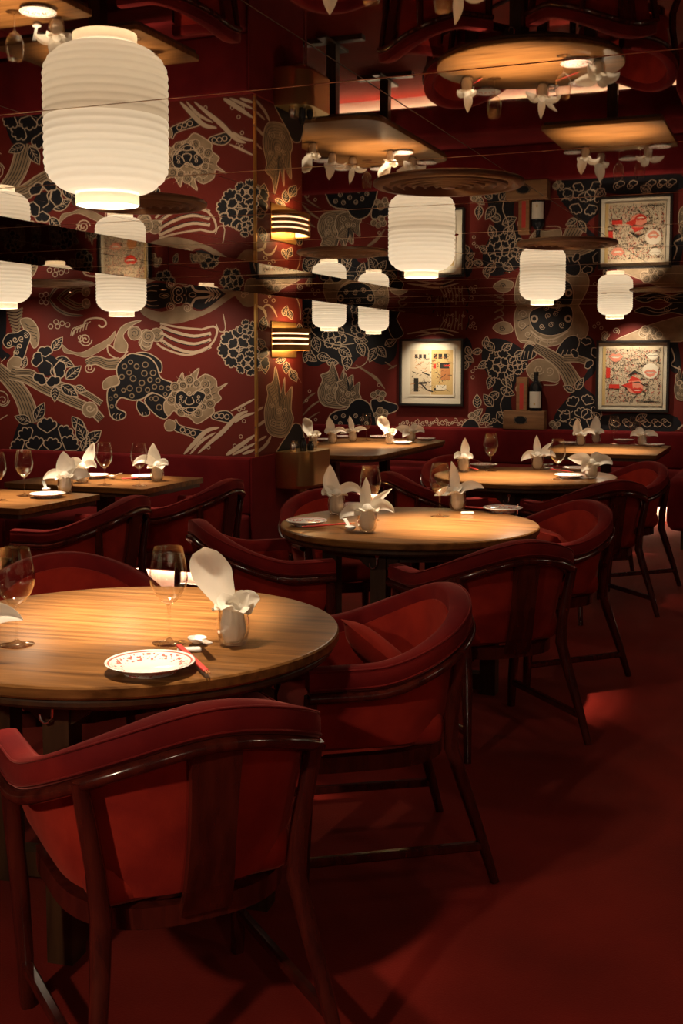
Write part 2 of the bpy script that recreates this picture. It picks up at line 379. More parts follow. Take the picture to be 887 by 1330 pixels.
    def bubbles(s, x, y, r=2.6, n=3, seed=0, lw=.9):
        R = random.Random(seed)
        for i in range(n): s.ring(x+(i-(n-1)/2)*r*2.1, y+R.uniform(-1, 1)*r*1.3, r*R.uniform(.7, 1), lw, n=10)
    def build(s, parent):
        o = s.mb.obj('mural_print', [cream, ink, tan, wallred], parent, None)
        return o

def lion(M, T, s=1.0):
    """prowling spotted guardian lion; T maps the traced drawing to mural units"""
    def t(P): return [T(*p) for p in P]
    body = [(210,45),(150,100),(140,150),(155,215),(95,240),(85,300),(95,360),(105,400),(140,425),(185,410),(190,380),(150,360),(135,335),(165,295),(230,310),(290,300),(345,265),(420,300),(470,240),(465,210),(395,180),(370,110),(330,65),(260,45)]
    M.shape(t([(250,40),(310,35),(370,65),(400,100),(395,150),(360,120),(310,70)]), 'k', 1.3)
    M.shape(t([(265,310),(255,350),(285,398),(330,390),(312,340)]), 'k', 1.1)
    M.shape(t([(60,210),(90,180),(140,170),(150,215),(95,240),(65,245)]), 't', 1)
    M.shape(t(body), 'k', 1.5)
    M.shape(t([(300,310),(350,270),(420,300),(440,350),(430,412),(390,410),(340,370)]), 'k', 1.3)
    for (x, y, r) in ((185,115,17),(220,90,15),(255,115,18),(305,105,20),(212,150,17),(170,175,17),(235,185,20),(300,155,20),(350,152,20),(285,210,20),(332,192,16),(378,196,16),(215,240,20),(268,248,19),(318,250,16),(358,232,16),(398,237,15),(438,240,17),(180,252,14),(228,284,15),(122,245,13),(135,285,12),(105,300,12),(112,345,12),(365,300,18),(385,350,20),(420,275,12),(340,300,12)):
        M.ring(*T(x, y), r/4.435*s*.82, 1.3*s, 't', 9)
    for x in (120, 140, 160): M.line(t([(x, 418), (x-4, 398), (x+8, 385)]), .8)
    for x in (275, 292, 310): M.line(t([(x, 395), (x-4, 378)]), .8)
    M.shape(t([(480,420),(470,480),(560,515),(620,545),(640,510),(630,485),(560,470),(500,450)]), 'k', 1.2)
    M.shape(t([(685,410),(700,385),(770,370),(810,400),(805,440),(720,425)]), 'k', 1.2)
    for x, y in ((520,480),(550,492),(580,500),(715,400),(745,400),(775,405)): M.ring(*T(x, y), 3.2*s, 1.0*s, 'c', 8)
    mane = [(470,240),(495,195),(520,150),(530,190),(560,170),(615,125),(600,190),(650,160),(710,190),(722,235),(780,210),(725,262),(742,300),(700,340),(700,380),(650,420),(600,445),(560,410),(500,395),(470,370),(440,400),(415,370),(415,320),(450,300)]
    M.shape(t(mane), 't', 1.3)
    M.shape(t([(440,420),(415,450),(430,485),(470,480),(480,440)]), 't', 1)
    for k in range(11):
        a = rad(195+k*17); M.line(t([(570+60*math.cos(a), 285+50*math.sin(a)), (570+112*math.cos(a+.12), 280+98*math.sin(a+.12)), (570+150*math.cos(a+.05), 275+135*math.sin(a+.05))]), 1.0*s, 'c', 1)
        M.line(t([(572+62*math.cos(a+.1), 285+52*math.sin(a+.1)), (570+108*math.cos(a+.22), 280+94*math.sin(a+.22)), (570+140*math.cos(a+.16), 275+122*math.sin(a+.16))]), .7*s, 'k')
    for k in range(15):
        a = rad(k*24); q = 118 if k % 2 else 96; cx, cy = 572+q*math.cos(a), 290+q*.82*math.sin(a); r_ = (6.2 if k % 2 else 5.0)*s
        M.disc(*T(cx, cy), r_, 't', 10); M.ring(*T(cx, cy), r_, .8*s, 'c', 12); M.spiral(*T(cx, cy), r_*.75, 1.6, a, 1 if k % 2 else -1, .8*s, 'k')
    M.shape(t([(485,270),(520,255),(560,285),(600,255),(650,275),(640,310),(610,350),(560,395),(510,360),(480,320)]), 'k', 1.0)
    for x in (512, 612): M.disc(*T(x, 290), 2.2*s, 'c'); M.disc(*T(x, 290), 1.2*s, 'k'); M.spiral(*T(x, 312), 4*s, 1.3, 0, 1, .8*s)
    for (x, y) in ((500,345),(620,345),(560,268),(540,392),(585,392)): M.spiral(*T(x, y), 3.6*s, 1.4, x, 1, .9*s)
    M.line(t([(485,262),(515,250),(550,280)]), 1.2); M.line(t([(580,280),(615,248),(650,268)]), 1.2)
    M.line(t([(545,290),(535,325),(560,335),(585,322),(575,292)]), 1.2); M.line(t([(495,330),(530,355),(560,350),(600,352),(625,325)]), 1.3); M.line(t([(510,350),(560,380),(605,365)]), 1.2)
    for x in (520, 540, 580, 600): M.line(t([(x, 355), (x+4, 366)]), .9)

# left alcove wall (front face of the pier)
M = Mural(lambda x, y: onY(x, y, PIER_Y0), (0, -1, 0))
# dark upper passage with scrolls
M.shape([(180,362),(184,394),(206,401),(236,393),(262,402),(290,384),(300,372),(300,350),(180,350)], 'k', 0)
M.shape([(182,398),(210,405),(240,396),(262,404),(300,378),(330,372),(332,395),(318,398),(308,388),(302,386),(272,406),(232,420),(205,418),(186,409)], 't', 0)
for (x, y, r, d) in ((213,378,8,1),(232,388,9,-1),(243,400,6,1),(209,366,7,-1),(228,366,7,1),(247,371,6,1),(222,398,5,-1)): M.spiral(x, y, r, 1.9, x, d, 1.3); M.ring(x, y, r*1.15, .9, 't')
M.ring(250, 381, 5, 1.3); M.disc(250, 381, 2, 'c'); M.line([(256,377),(272,378),(285,374)], 2.2); M.line([(248,398),(254,388),(268,386),(278,382)], 3)
for i in range(4): M.line([(266+i*5,394-i*2),(273+i*5,386-i*2)], 1.6)
for (x, y) in ((313,378),(316,384),(321,380)): M.ring(x, y, 2.6, 1.1)
M.line([(184,392),(196,397),(206,397)], 1.0); M.line([(184,387),(194,391),(204,390)], 1.0)
# tail: cloud of curls and long flowing hair to the right
M.cloud(187, 440, 21, 9, 4)
M.shape([(148,452),(154,430),(165,420),(184,416),(170,424),(160,436),(166,448),(162,458)], 't', 1)
for dy, w in ((0, 4.6), (10, 4.2), (21, 4.6)):
    M.line([(208,424+dy*.8),(226,431+dy),(252,437+dy),(274,433+dy*.8)], w, 'c', 0); M.line([(210,427+dy*.8),(228,434+dy),(252,439+dy),(272,435+dy*.8)], 1.1, 'k')
M.line([(262,428),(277,424),(282,430),(277,444),(262,456),(240,461),(214,453),(204,446)], 2.6, 'c', 0)
M.line([(208,420),(232,425),(262,428)], 2.6)
M.shape([(80,447),(90,455),(105,458),(122,450),(140,440),(150,430),(146,444),(130,456),(112,464),(96,460),(84,458)], 't', .6)
M.line([(148,452),(140,448),(142,460),(156,466),(166,456)], 1.8)
# second tail to the left of the lion
M.stream([(155,472),(140,473),(125,468),(112,472)], 15, 9, 5); M.spiral(116, 478, 7, 1.6, 0, 1, 1.4)
def TL(x, y): return (120+x/4.435, 450+y/4.435)
lion(M, TL)
# spindly twig and peony by the brass corner
M.line([(290,408),(293,425),(291,432),(296,442)], 1.4); M.line([(291,431),(285,430),(281,421)], 1.3)
M.peony(310, 452, 26, .3, 8, 1.4); M.peony(322, 472, 16, 1.2, 6, 1.2); M.peony(322, 428, 13, .6, 6, 1.2)
# water strokes bottom right
for (P, w) in (([(300,534),(318,525),(331,518)], 3), ([(305,549),(316,541),(331,536)], 4), ([(239,590),(252,576),(268,560),(285,555)], 6), ([(247,590),(262,573),(280,562)], 4), ([(257,589),(275,573),(290,560),(309,540),(322,534)], 6), ([(294,591),(306,583),(331,565)], 6), ([(302,591),(316,584),(331,576)], 4), ([(315,590),(331,584)], 4)): M.line(P, w, 'c', 2)
for x, y in ((311,532),(316,530),(317,547),(313,567),(271,581),(305,579),(318,578)): M.ring(x, y, 2.2, .9)
# scroll waves top left
M.line([(94,436),(98,428),(108,424),(112,416),(124,413),(135,415),(138,421),(133,425),(128,422)], 2.2)
for i in range(6): M.line([(92+i*4,436-i*1.6),(94+i*4,428-i*1.5),(98+i*4,425-i*1.5)], 1.1)
M.spiral(111, 441, 9, 2, 0, 1, 1.5); M.spiral(104, 439, 5, 1.3, 2, -1, 1.1)
for x, y in ((66,424),(73,418),(75,424),(81,420),(88,422),(54,392),(60,393),(57,388)): M.ring(x, y, 3, 1.1, n=10)
for P in ([(61,383),(72,399),(88,408),(108,410)], [(70,381),(82,393),(98,401),(110,400)], [(77,380),(90,390),(104,396),(114,388)]): M.line(P, 5, 't', 2); M.line(P, .8, 'k')
M.disc(112, 395, 6, 't'); M.spiral(113, 393, 7, 1.3, 2, 1, 1.3)
# crested beast at far left
M.shape([(0,402),(8,402),(8,432),(3,452),(14,462),(0,464)], 'k', 0)
for i in range(8): M.line([(8+i*1.2,402+i*4),(20+i*.5,404+i*4.2),(30-i*.5,400+i*4)], 2.6, 't'); M.line([(8+i*1.2,404+i*4),(20+i*.5,406+i*4.2),(30-i*.5,402+i*4)], .8, 'k')
M.shape([(27,415),(40,414),(50,428),(50,446),(44,452),(38,440),(30,425)], 't', 1.2)
for i in range(5): M.line([(32+i*3,420+i*5),(40+i*2,424+i*4),(48,424+i*5)], .8, 'k')
M.shape([(22,432),(32,428),(40,436),(36,450),(30,466),(18,466),(20,450),(10,452),(4,444),(10,434)], 'k', 1.1)
for i, (x, y) in enumerate(((20,441),(28,440),(26,450),(22,458),(34,436),(12,446))): M.spiral(x, y, 4, 1.4, i, 1, 1.1)
M.shape([(10,472),(18,463),(28,466),(26,476),(14,484)], 't', 1.1); M.leaf(30, 478, 16, -1.3, .5)
# broad streams
M.stream([(-4,478),(14,495),(30,516),(42,550)], 16, 24, 6, 1.2); M.stream([(14,484),(36,490),(58,503),(86,517),(118,532),(132,545)], 18, 10, 5, 1.2); M.stream([(20,484),(40,484),(52,492),(80,500),(110,510),(132,524)], 8, 7, 4, 1.0)
# flower, leaves
for (x, y, L, a) in ((68,455,22,-.9),(72,466,26,.35),(86,492,26,-.7),(80,500,26,.6),(98,502,16,.4),(72,502,20,1.6)): M.leaf(x, y, L, a, .55, 1.2)
M.disc(62, 474, 14, 'k')
for (x, y, r, a) in ((60,466,15,-1.7),(58,470,15,-2.8),(58,484,15,2.2),(66,478,18,.2),(66,486,15,1.2)): M.petal(x, y, r*1.15, a, .9, 2, 1.4)
M.line([(60,468),(68,474),(66,484),(73,490),(70,478)], 1.2)
M.shape([(22,556),(34,548),(52,552),(64,545),(80,552),(96,566),(102,592),(22,592)], 'k', 0); M.leaf(46, 546, 26, -1.1, .55); M.leaf(40, 548, 22, -2.8, .55); M.ring(117, 532, 10, 1.6); M.disc(117, 532, 9, 't'); M.spiral(117, 530, 6, 1.2, 0, 1, 1.6)
for (x, y, L, a) in ((108,560,24,-2.2),(112,575,28,-2),(112,576,26,-.7),(108,585,20,-1.2)): M.leaf(x, y, L, a, .6, 1.2)
M.line([(112,580),(113,560),(108,548)], 1.2)
for (x, y, r, a) in ((62,566,24,-1.6),(78,572,22,-.9),(42,574,22,-2.3),(30,588,20,-2.2),(50,588,22,-1.9),(84,588,24,-1.0),(66,590,22,-1.4)): M.petal(x, y, r, a, .8, 4, 1.3)
M.line([(2,470),(8,464)], 1); M.spiral(4, 520, 9, 1.4, 0, 1, 1.3); M.spiral(2, 520, 13, .8, 4.5, 1, 1.3); M.line([(0,545),(10,539)], 1.2)
# beyond the frame
M.peony(-40, 470, 26, .1); M.cloud(-60, 540, 22, 7, 3); M.peony(-110, 440, 24, .7); M.flame(-120, 570, 40, 70); M.leaf(-80, 480, 26, 1); M.leaf(-30, 500, 24, 2)
M.build(wall_pier)

# end face of the pier
M = Mural(lambda x, y: onX(x, y, PIER_X), (1, 0, 0))
for P, w in (([(331,396),(342,402),(346,412)], 3.5), ([(340,402),(346,396),(354,400),(360,412)], 2.6), ([(331,590),(345,578),(352,566)], 4), ([(331,556),(342,548),(350,544)], 4), ([(331,575),(340,570),(346,566)], 3), ([(332,535),(342,528)], 3)): M.line(P, w, 'c', 2)
for (x, y, L, a) in ((368,410,14,-1.2),(374,402,14,1.2),(336,482,22,-1.2),(343,466,20,1.5),(335,440,18,1.0),(340,430,20,-1.4),(358,470,14,-.3),(372,470,16,1.6),(377,480,18,1.1)): M.leaf(x, y, L, a, .6, 1.0)
M.petal(335, 455, 14, .4, .9, 3); M.petal(336, 470, 14, .2, .9, 3); M.bubbles(350, 388, 2.4, 3, 2)
M.shape([(372,566),(380,552),(386,550),(392,556),(393,580),(360,590),(364,578)], 'k', 1.2)
M.flame(362, 568, 38, 92, 1.0)
M.line([(377,478),(384,486),(391,497)], 2, 'c', 1); M.line([(384,384),(389,398),(390,415)], 1.1); M.leaf(388, 420, 16, 1.4, .5)
M.build(wall_pier)

# back wall
M = Mural(lambda x, y: onY(x, y, BACK_Y), (0, -1, 0))
lw = 1.1
for P in ([(394,404),(420,410),(450,414),(486,418),(512,430),(514,462),(496,474),(470,462),(452,478),(430,468),(410,476),(395,466)], [(630,444),(650,440),(676,452),(686,474),(672,492),(664,520),(666,552),(640,556),(630,536),(640,505),(626,470)], [(744,438),(770,440),(774,480),(758,500),(776,520),(776,560),(724,560),(720,540),(738,516),(752,498),(764,476),(748,460)], [(780,540),(870,538),(876,560),(780,560)], [(870,440),(880,445),(884,480),(872,482),(868,460)], [(600,402),(608,404),(606,428),(572,430),(570,404)], [(604,440),(612,446),(614,470),(604,476)]): M.shape(P, 'k', 0)
for (x, y, L, a) in ((408,438,20,1.3),(402,452,20,1.9),(398,460,16,.6),(412,462,18,.2),(430,448,20,-.8),(440,452,20,.6),(460,440,18,.2),(466,446,18,1.2),(488,452,20,2.0),(490,450,18,.9),(500,448,16,-.4),(424,470,16,.1),(452,462,20,1.7)): M.leaf(x, y, L, a, .62, lw)
M.peony(434, 438, 15, .2, 7, lw); M.peony(470, 425, 14, .7, 7, lw); M.peony(400, 418, 12, .4, 6, lw)
for P in ([(440,430),(462,438),(478,452),(476,470),(462,478),(446,474),(444,462)], [(400,425),(415,440),(436,448),(460,446)]): M.line(P, lw)
M.flame(437, 530, 48, 60, lw); M.flame(452, 528, 34, 44, lw)
for P, w in (([(393,540),(404,528),(416,520)], 2.6), ([(393,525),(402,515),(410,510)], 2.4), ([(462,474),(478,484),(490,494),(500,505)], 3), ([(470,480),(486,488),(496,498)], 2), ([(504,480),(512,476),(516,474)], 2), ([(500,470),(512,478)], 2), ([(393,560),(400,545),(415,535)], 2)): M.line(P, w, 't', 2)
for x, y in ((402,508),(398,520),(492,500),(410,545),(400,550)): M.ring(x, y, 1.8, .8)
M.shape([(424,574),(426,544),(436,534),(450,531),(456,523),(466,518),(478,523),(484,534),(488,545),(486,574)], 'k', 1.4)
M.shape([(482,520),(492,518),(504,522),(516,526),(514,534),(492,540),(484,534)], 'k', 1.1)
M.cloud(492, 512, 11, 5, 8, 't', .8); M.cloud(496, 538, 12, 6, 9, 't', .8)
for (x, y) in ((436,542),(446,540),(442,550),(454,546),(462,540),(470,544),(466,554),(476,550),(456,556),(434,555)): M.ring(x, y, 2.6, .8, n=9); M.spiral(x, y, 1.8, 1, x, 1, .6)
M.shape([(506,402),(514,420),(512,436),(520,438),(560,428),(580,430),(600,436),(602,400)], 'r', 0)
for P in ([(540,437),(560,433),(576,432),(590,436)], [(528,434),(548,431),(566,434)], [(545,430),(570,427),(596,432)]): M.line(P, 2.2, 'c', 2)
M.shape([(505,404),(512,408),(518,420),(524,434),(512,440),(504,424)], 'k', .9)
for i in range(7): M.line([(572+i*5,404+(i % 2)*4),(576+i*4,416),(570+i*5,428)], 1.3, 't'); M.spiral(575+i*4.4, 410+(i % 3)*6, 2.6, 1.2, i, 1, .8)
for x, y in ((611,424),(615,420),(617,426),(612,412)): M.ring(x, y, 2.2, .8, n=9)
# belt of little scrolls just above the bench back
for k in range(30):
    x = 520+k*4.2
    if 655 < x < 708: continue
    M.spiral(x, 552-(k % 3)*2.2-(0 if x < 560 else 1), 2.6+(k % 2), 1.3, k, 1 if k % 2 else -1, .9)
M.line([(545,558),(570,555),(600,557),(640,554)], 1.4); M.shape([(600,556),(606,546),(616,545),(622,556)], 'k', 1.0)
# leaning plant, figure, bottles side
for (x, y, L, a) in ((606,450,14,1.2),(604,462,14,.6),(608,470,14,2.2),(620,530,18,-1.6),(616,540,14,-.7),(626,455,14,2.9),(630,452,16,-1.4),(642,455,18,-2.4),(652,455,16,-.6),(640,488,18,1.9),(652,490,18,.8),(668,462,16,-.3),(660,480,16,1.2),(634,470,16,2.6),(650,505,20,.4),(648,510,18,2.6),(640,528,20,-2.2),(646,535,22,.9),(636,538,16,2.4),(660,545,18,.4),(672,500,14,1.2)): M.leaf(x, y, L, a, .6, lw)
M.peony(650, 474, 19, .5, 8, lw); M.peony(672, 474, 12, .2, 6, lw)
M.line([(655,485),(658,505),(650,525),(656,548)], 1.0); M.line([(636,446),(644,462)], 1.6, 't')
for x, y in ((614,482),(618,478),(614,490)): M.ring(x, y, 2, .8, n=8)
M.cloud(616, 540, 9, 5, 21, 't', .8)
for y0 in (388, 397, 406, 415): M.line([(642,y0),(650,y0-3),(654,y0+3),(645,y0+6)], 1.6, 't')
M.shape([(640,426),(650,418),(662,420),(666,430),(652,434)], 't', .9); M.spiral(652, 426, 4, 1.4, 0, 1, .8, 'k')
# lion mask
M.shape([(670,432),(668,410),(676,392),(690,384),(712,380),(736,384),(752,398),(764,424),(758,440),(742,436),(734,444),(712,450),(690,446),(676,444)], 't', 1.1)
for k in range(8):
    a = rad(110+k*22); M.line([(712+26*math.cos(a), 414-26*math.sin(a)), (712+40*math.cos(a+.15), 414-36*math.sin(a+.15))], .8, 'k')
    M.spiral(712+34*math.cos(rad(80+k*28)), 416-28*math.sin(rad(80+k*28)), 6, 1.5, k, 1 if k % 2 else -1, .8, 'c')
M.shape([(690,404),(706,398),(720,400),(740,398),(744,412),(738,428),(716,436),(696,430),(688,416)], 'k', .9)
for x in (694, 738): M.disc(x, 414, 5, 'c'); M.disc(x, 414, 2.6, 'k')
for (x, y, d) in ((712,410,1),(722,408,-1),(704,424,1),(716,422,-1),(730,422,1),(709,400,1),(726,400,-1)): M.spiral(x, y, 4, 1.6, x, d, .9)
M.line([(690,430),(704,440),(720,440),(738,430)], 2.0, 'c'); M.line([(692,436),(708,444),(724,443)], 1.0, 'c')
for P in ([(676,442),(692,444),(698,452)], [(680,452),(686,444),(696,448)], [(744,436),(736,446),(728,456)], [(750,434),(744,450),(734,462)]): M.line(P, 1.2)
M.shape([(676,466),(684,448),(694,450),(696,462),(684,468)], 'k', 1.0); M.shape([(722,460),(734,440),(748,436),(752,448),(738,466)], 'k', 1.0)
for x in (680, 685, 690): M.line([(x,466),(x+2,456)], .8)
for x in (728, 734, 740): M.line([(x,464),(x+4,454)], .8)
M.stream([(694,450),(712,460),(732,476),(746,500)], 10, 22, 6, lw); M.stream([(732,466),(750,466),(768,472)], 10, 8, 4, .8)
M.shape([(684,482),(690,470),(702,466),(716,472),(726,486),(724,496),(706,494),(694,496)], 't', 1.0)
M.spiral(700, 480, 7, 1.7, 0, 1, 1); M.spiral(714, 482, 6, 1.6, 2, -1, 1); M.spiral(692, 488, 4, 1.3, 1, 1, .8); M.line([(706,500),(720,500),(726,497)], 1.2)
for (x, y, r, a) in ((760,450,12,-1.4),(766,460,12,-.3),(760,468,12,.8),(752,456,11,2.6)): M.petal(x, y, r, a, .9, 2, lw)
M.leaf(748, 506, 18, -1.0, .55, lw); M.leaf(746, 508, 16, -2.7, .55, lw)
for (x, y, r, a) in ((748,530,16,-2.0),(760,528,16,-1.2),(742,545,16,-2.6),(756,545,16,-1.7),(768,542,16,-.8),(750,556,14,-2),(764,556,14,-1)): M.petal(x, y, r, a, .8, 4, lw)
M.line([(724,532),(736,538),(744,534)], 1.0); M.line([(722,545),(736,548)], .9); M.ring(762, 538, 7, 1.0); M.cloud(722, 552, 8, 5, 33, 't', .8)
for x, y in ((772,424),(777,420),(781,426)): M.ring(x, y, 2.2, .8, n=8)
M.leaf(783, 443, 14, -1.1, .5, lw); M.spiral(786, 434, 6, 1.6, 0, 1, 1.0); M.spiral(800, 430, 5, 1.5, 1, -1, 1.0)
# by and beyond the right-hand picture
M.shape([(800,444),(826,430),(850,420),(890,412),(890,440),(868,444)], 't', .9); M.cloud(846, 432, 14, 7, 12, 't', .8)
M.shape([(824,404),(838,398),(856,402),(874,394),(890,392),(890,408),(872,406),(852,410),(836,408)], 'k', 1.1); M.line([(840,402),(856,406),(880,400)], .9); M.spiral(866, 401, 5, 1.5, 0, 1, .8)
for x in (796, 812, 836, 850, 862): M.spiral(x, 548, 5.5, 1.6, x, 1 if x % 2 else -1, 1.0); M.petal(x+4, 556, 9, -1.5, .9, 3, .9)
M.leaf(826, 546, 16, -.5, .6, lw); M.leaf(780, 545, 16, -2.5, .6, lw)
M.flame(884, 520, 16, 45, .8); M.line([(872,452),(876,466),(872,474),(884,480)], 1.6); M.cloud(884, 500, 8, 5, 14, 't', .8); M.line([(880,558),(887,552)], 2)
for k in range(12):
    X = 915+k*42; M.peony(X, 440+40*(k % 3), 20, k, 7, lw); M.leaf(X+22, 470, 18, k, .6, lw); M.cloud(X+16, 520-40*(k % 2), 12, 6, k+50, 't', .8); M.leaf(X-18, 520, 18, 2+k, .6, lw); M.flame(X+24, 550, 24, 44, .8)
M.build(wall_back)
# side and front walls carry the same paper
def scatter(fn, nrm, x0, x1, par, seed):
    M = Mural(fn, nrm); R = random.Random(seed); x = x0
    while x < x1:
        k = R.randrange(5); y = R.uniform(-120, -40)
        if k == 0: M.peony(x, y, R.uniform(16, 24), R.random()*6); M.leaf(x+16, y+14, 22, .5); M.leaf(x-16, y-12, 22, 3.6)
        elif k == 1: M.cloud(x, y, 22, 8, seed+int(x))
        elif k == 2: M.flame(x, y+30, 34, 62)
        elif k == 3: M.stream([(x-24,y-16),(x,y),(x+20,y+24)], 10, 20, 6); M.leaf(x+14, y-10, 22, -.6)
        else: M.leaf(x, y, 26, 1.2); M.leaf(x-6, y+6, 24, 2.6); M.bubbles(x+18, y-10); M.spiral(x+10, y+16, 9, 1.8)
        x += R.uniform(22, 34)
    return M.build(par)
# 1 drawing unit = 7 mm, y measured down from the floor line upwards
scatter(lambda x, y: Vector((RIGHT_X, x*.007, .75-y*.0085)), (-1, 0, 0), -260, 1600, wall_right, 5)
scatter(lambda x, y: Vector((LEFT_X, x*.007, .75-y*.0085)), (1, 0, 0), -260, 1600, wall_left, 6)
scatter(lambda x, y: Vector((x*.007, FRONT_Y, .75-y*.0085)), (0, 1, 0), -760, 340, wall_front, 7)

# ------------------------------------------------------------------ paper lanterns cut in half by the mirror
def lantern_mesh():
    prof = []; R = .142; H = .162; ribs = 9
    for k in range(ribs*6+1):
        t = k/(ribs*6); z = -H*t; r = R
        if t > .55: u = (t-.55)/.45; r = R-(R-.094)*(u**2.8)
        r += .0034*abs(math.sin(PI*t*ribs))-.0017
        prof.append((r, z))
    m = MB(); m.cap0 = m.cap1 = False; m.lathe(prof, 48); shell = m.mesh('lantern_shade', [paper], 80)
    m = MB(); m.cap0 = m.cap1 = False; m.lathe([(.093, -H), (.074, -H-.003), (.073, -H-.006), (.073, -H-.031), (.071, -H-.032), (.071, -H-.008)], 48); col = m.mesh('collar', [paper], 50)
    m = MB(); m.cap0 = m.cap1 = False; m.lathe([(.1475, -.0002), (.1475, -.004), (.1415, -.005), (.1405, -.0002)], 48); ring = m.mesh('mounting_ring', [paper], 40)
    return shell, col, ring
LM = lantern_mesh()
def lantern(x, y, z, label, group=None, down=DOWN_W, glow=GLOW_W, wide=1.0):
    t = tag(empty('paper_lantern', (x, y, z)), label, 'lantern', group)
    for nm, me in zip(('lantern_shade', 'collar'), LM):
        o = bpy.data.objects.new(nm, me); COL.objects.link(o); o.parent = t
    lamp('lantern_bulb', 'POINT', (0, 0, -.105), glow, (1, .86, .67), .03, t)
    lamp('lantern_downlight', 'SPOT', (0, 0, -.186), down, WARM, .03, t, spot=rad(58), blend=1)
    lamp('lantern_wide_fill', 'SPOT', (0, 0, -.192), WIDE_W*wide, WARM, .05, t, spot=rad(172), blend=.35)  # broad fill added below the collar to brighten walls and chairs
    return t
lantern(-1.51, 2.31, CEIL, 'large ribbed white paper lantern over the round table with two wine glasses', wide=1.8)
lantern(-1.53, 4.75, CEIL, 'ribbed white paper lantern over the round table with metal bag hook and two plates')
lantern(-1.53, 7.23, CEIL, 'ribbed white paper lantern over the round table in front of the wine box')
lantern(-1.45, 9.72, CEIL, 'small ribbed white paper lantern below the picture of red lips', down=DOWN_W*.8)
lantern(-3.64, 4.63, LOW, 'ribbed white paper lantern over the alcove table end farther from the lion mural corner', down=50, wide=.6)
lantern(-3.63, 5.68, LOW, 'ribbed white paper lantern hanging in front of the prowling lion mural', down=50, wide=.6)
lantern(-3.67, 8.90, LOW, 'ribbed white paper lantern right beside the brass wall sconce', down=50, wide=.6)
lantern(-3.70, 10.05, LOW, 'ribbed white paper lantern between brass sconce and the two-column framed print', down=50, wide=.6)
for y, w in ((-.15, 'near the entrance wall'), (2.31, 'opposite the large lantern'), (4.75, 'opposite the bag hook table'), (7.23, 'opposite the wine box table')):
    lantern(.98, y, CEIL, 'unseen added paper lantern across the open aisle '+w, 'unseen lanterns added across the aisle', down=.5, wide=2.6 if y < 0 else .7)  # lanterns added out of view to light the aisle and chair sides
lantern(-1.53, -.15, CEIL, 'unseen paper lantern added in line with the large one, nearer the entrance wall', down=2, wide=9.5)  # unseen lantern added to light the nearest chair back

# round ceiling air vents
def vent_mesh():
    m = MB(); prof = [(.235, -.0002), (.235, -.005), (.228, -.010), (.206, -.011), (.200, -.003)]
    for r in (.185, .15, .115, .08, .045):
        prof += [(r, -.002), (r-.002, -.012), (r-.010, -.015), (r-.018, -.003)]
    prof += [(.02, -.016), (0, -.016)]
    m.cap0 = False; m.lathe(prof, 48)
    return m.mesh('ring_grille', [bronze], 35)
VM = vent_mesh()
for (x, y, z, lb) in ((-1.04, 3.50, CEIL, 'round bronze ceiling vent just before the lantern over the hook table'), (-1.04, 5.45, CEIL, 'round bronze ceiling vent just before the lantern over the wine box table'),
                      (-2.18, 5.47, CEIL, 'round bronze ceiling vent between pier sconce and hook table lantern'), (-2.18, 3.54, CEIL, 'round bronze ceiling vent behind the large lantern'),
                      (-1.02, 9.15, CEIL, 'round bronze ceiling vent beside the lantern below the picture of red lips'), (-4.05, 5.62, LOW, 'round bronze ceiling vent between the two alcove lanterns')):
    o = bpy.data.objects.new('ceiling_vent', VM); COL.objects.link(o); o.location = (x, y, z); tag(o, lb, 'air vent', 'round ceiling vents')

# ------------------------------------------------------------------ benches along the walls
def bench(name, label, segs):
    """segs: dict of boxes"""
    t = tag(empty(name, segs['at']), label, 'bench'); ox, oy = segs['at'][:2]
    for nm, a, b, mat, r in segs['parts']:
        w, d, h = b[0]-a[0], b[1]-a[1], b[2]-a[2]
        if r: rbox(w, d, h, r).obj(nm, mat, t, 60, ((a[0]+b[0])/2-ox, (a[1]+b[1])/2-oy, a[2]))
        else: MB().box((-w/2, -d/2, 0), (w/2, d/2, h)).obj(nm, mat, t, None, ((a[0]+b[0])/2-ox, (a[1]+b[1])/2-oy, a[2]))
    return t
bench('banquette', 'dark red velvet banquette along the lion mural wall', dict(at=(-4.4, 6.5, 0), parts=[
    ('plinth', (LEFT_X+.7, 6.36, 0), (PIER_X-.02, PIER_Y0-.008, .17), lightpanel, 0),
    ('seat', (LEFT_X+.7, 6.12, .17), (PIER_X-.01, PIER_Y0-.008, .45), dvelvet, .03),
    ('backrest', (LEFT_X+.11, PIER_Y0-.10, .45), (PIER_X, PIER_Y0-.008, BACKTOP), dvelvet, .02),
    ('led_strip', (LEFT_X+.8, 6.33, .155), (PIER_X-.05, 6.35, .168), led, 0)]))
bench('banquette', 'dark red velvet banquette along the far left alcove side wall', dict(at=(-5.2, 2.5, 0), parts=[
    ('plinth', (LEFT_X+.008, FRONT_Y+.1, 0), (LEFT_X+.5, 6.35, .17), lightpanel, 0),
    ('seat', (LEFT_X+.008, FRONT_Y+.1, .17), (LEFT_X+.69, 6.79, .45), dvelvet, .03),
    ('backrest', (LEFT_X+.008, FRONT_Y+.1, .45), (LEFT_X+.10, 6.79, BACKTOP), dvelvet, .02)]))
MB().box((PIER_X, PIER_Y0-.10, 0), (PIER_X+.012, PIER_Y1, BACKTOP)).obj('trim_2', dvelvet, smooth=None)['kind'] = 'structure'
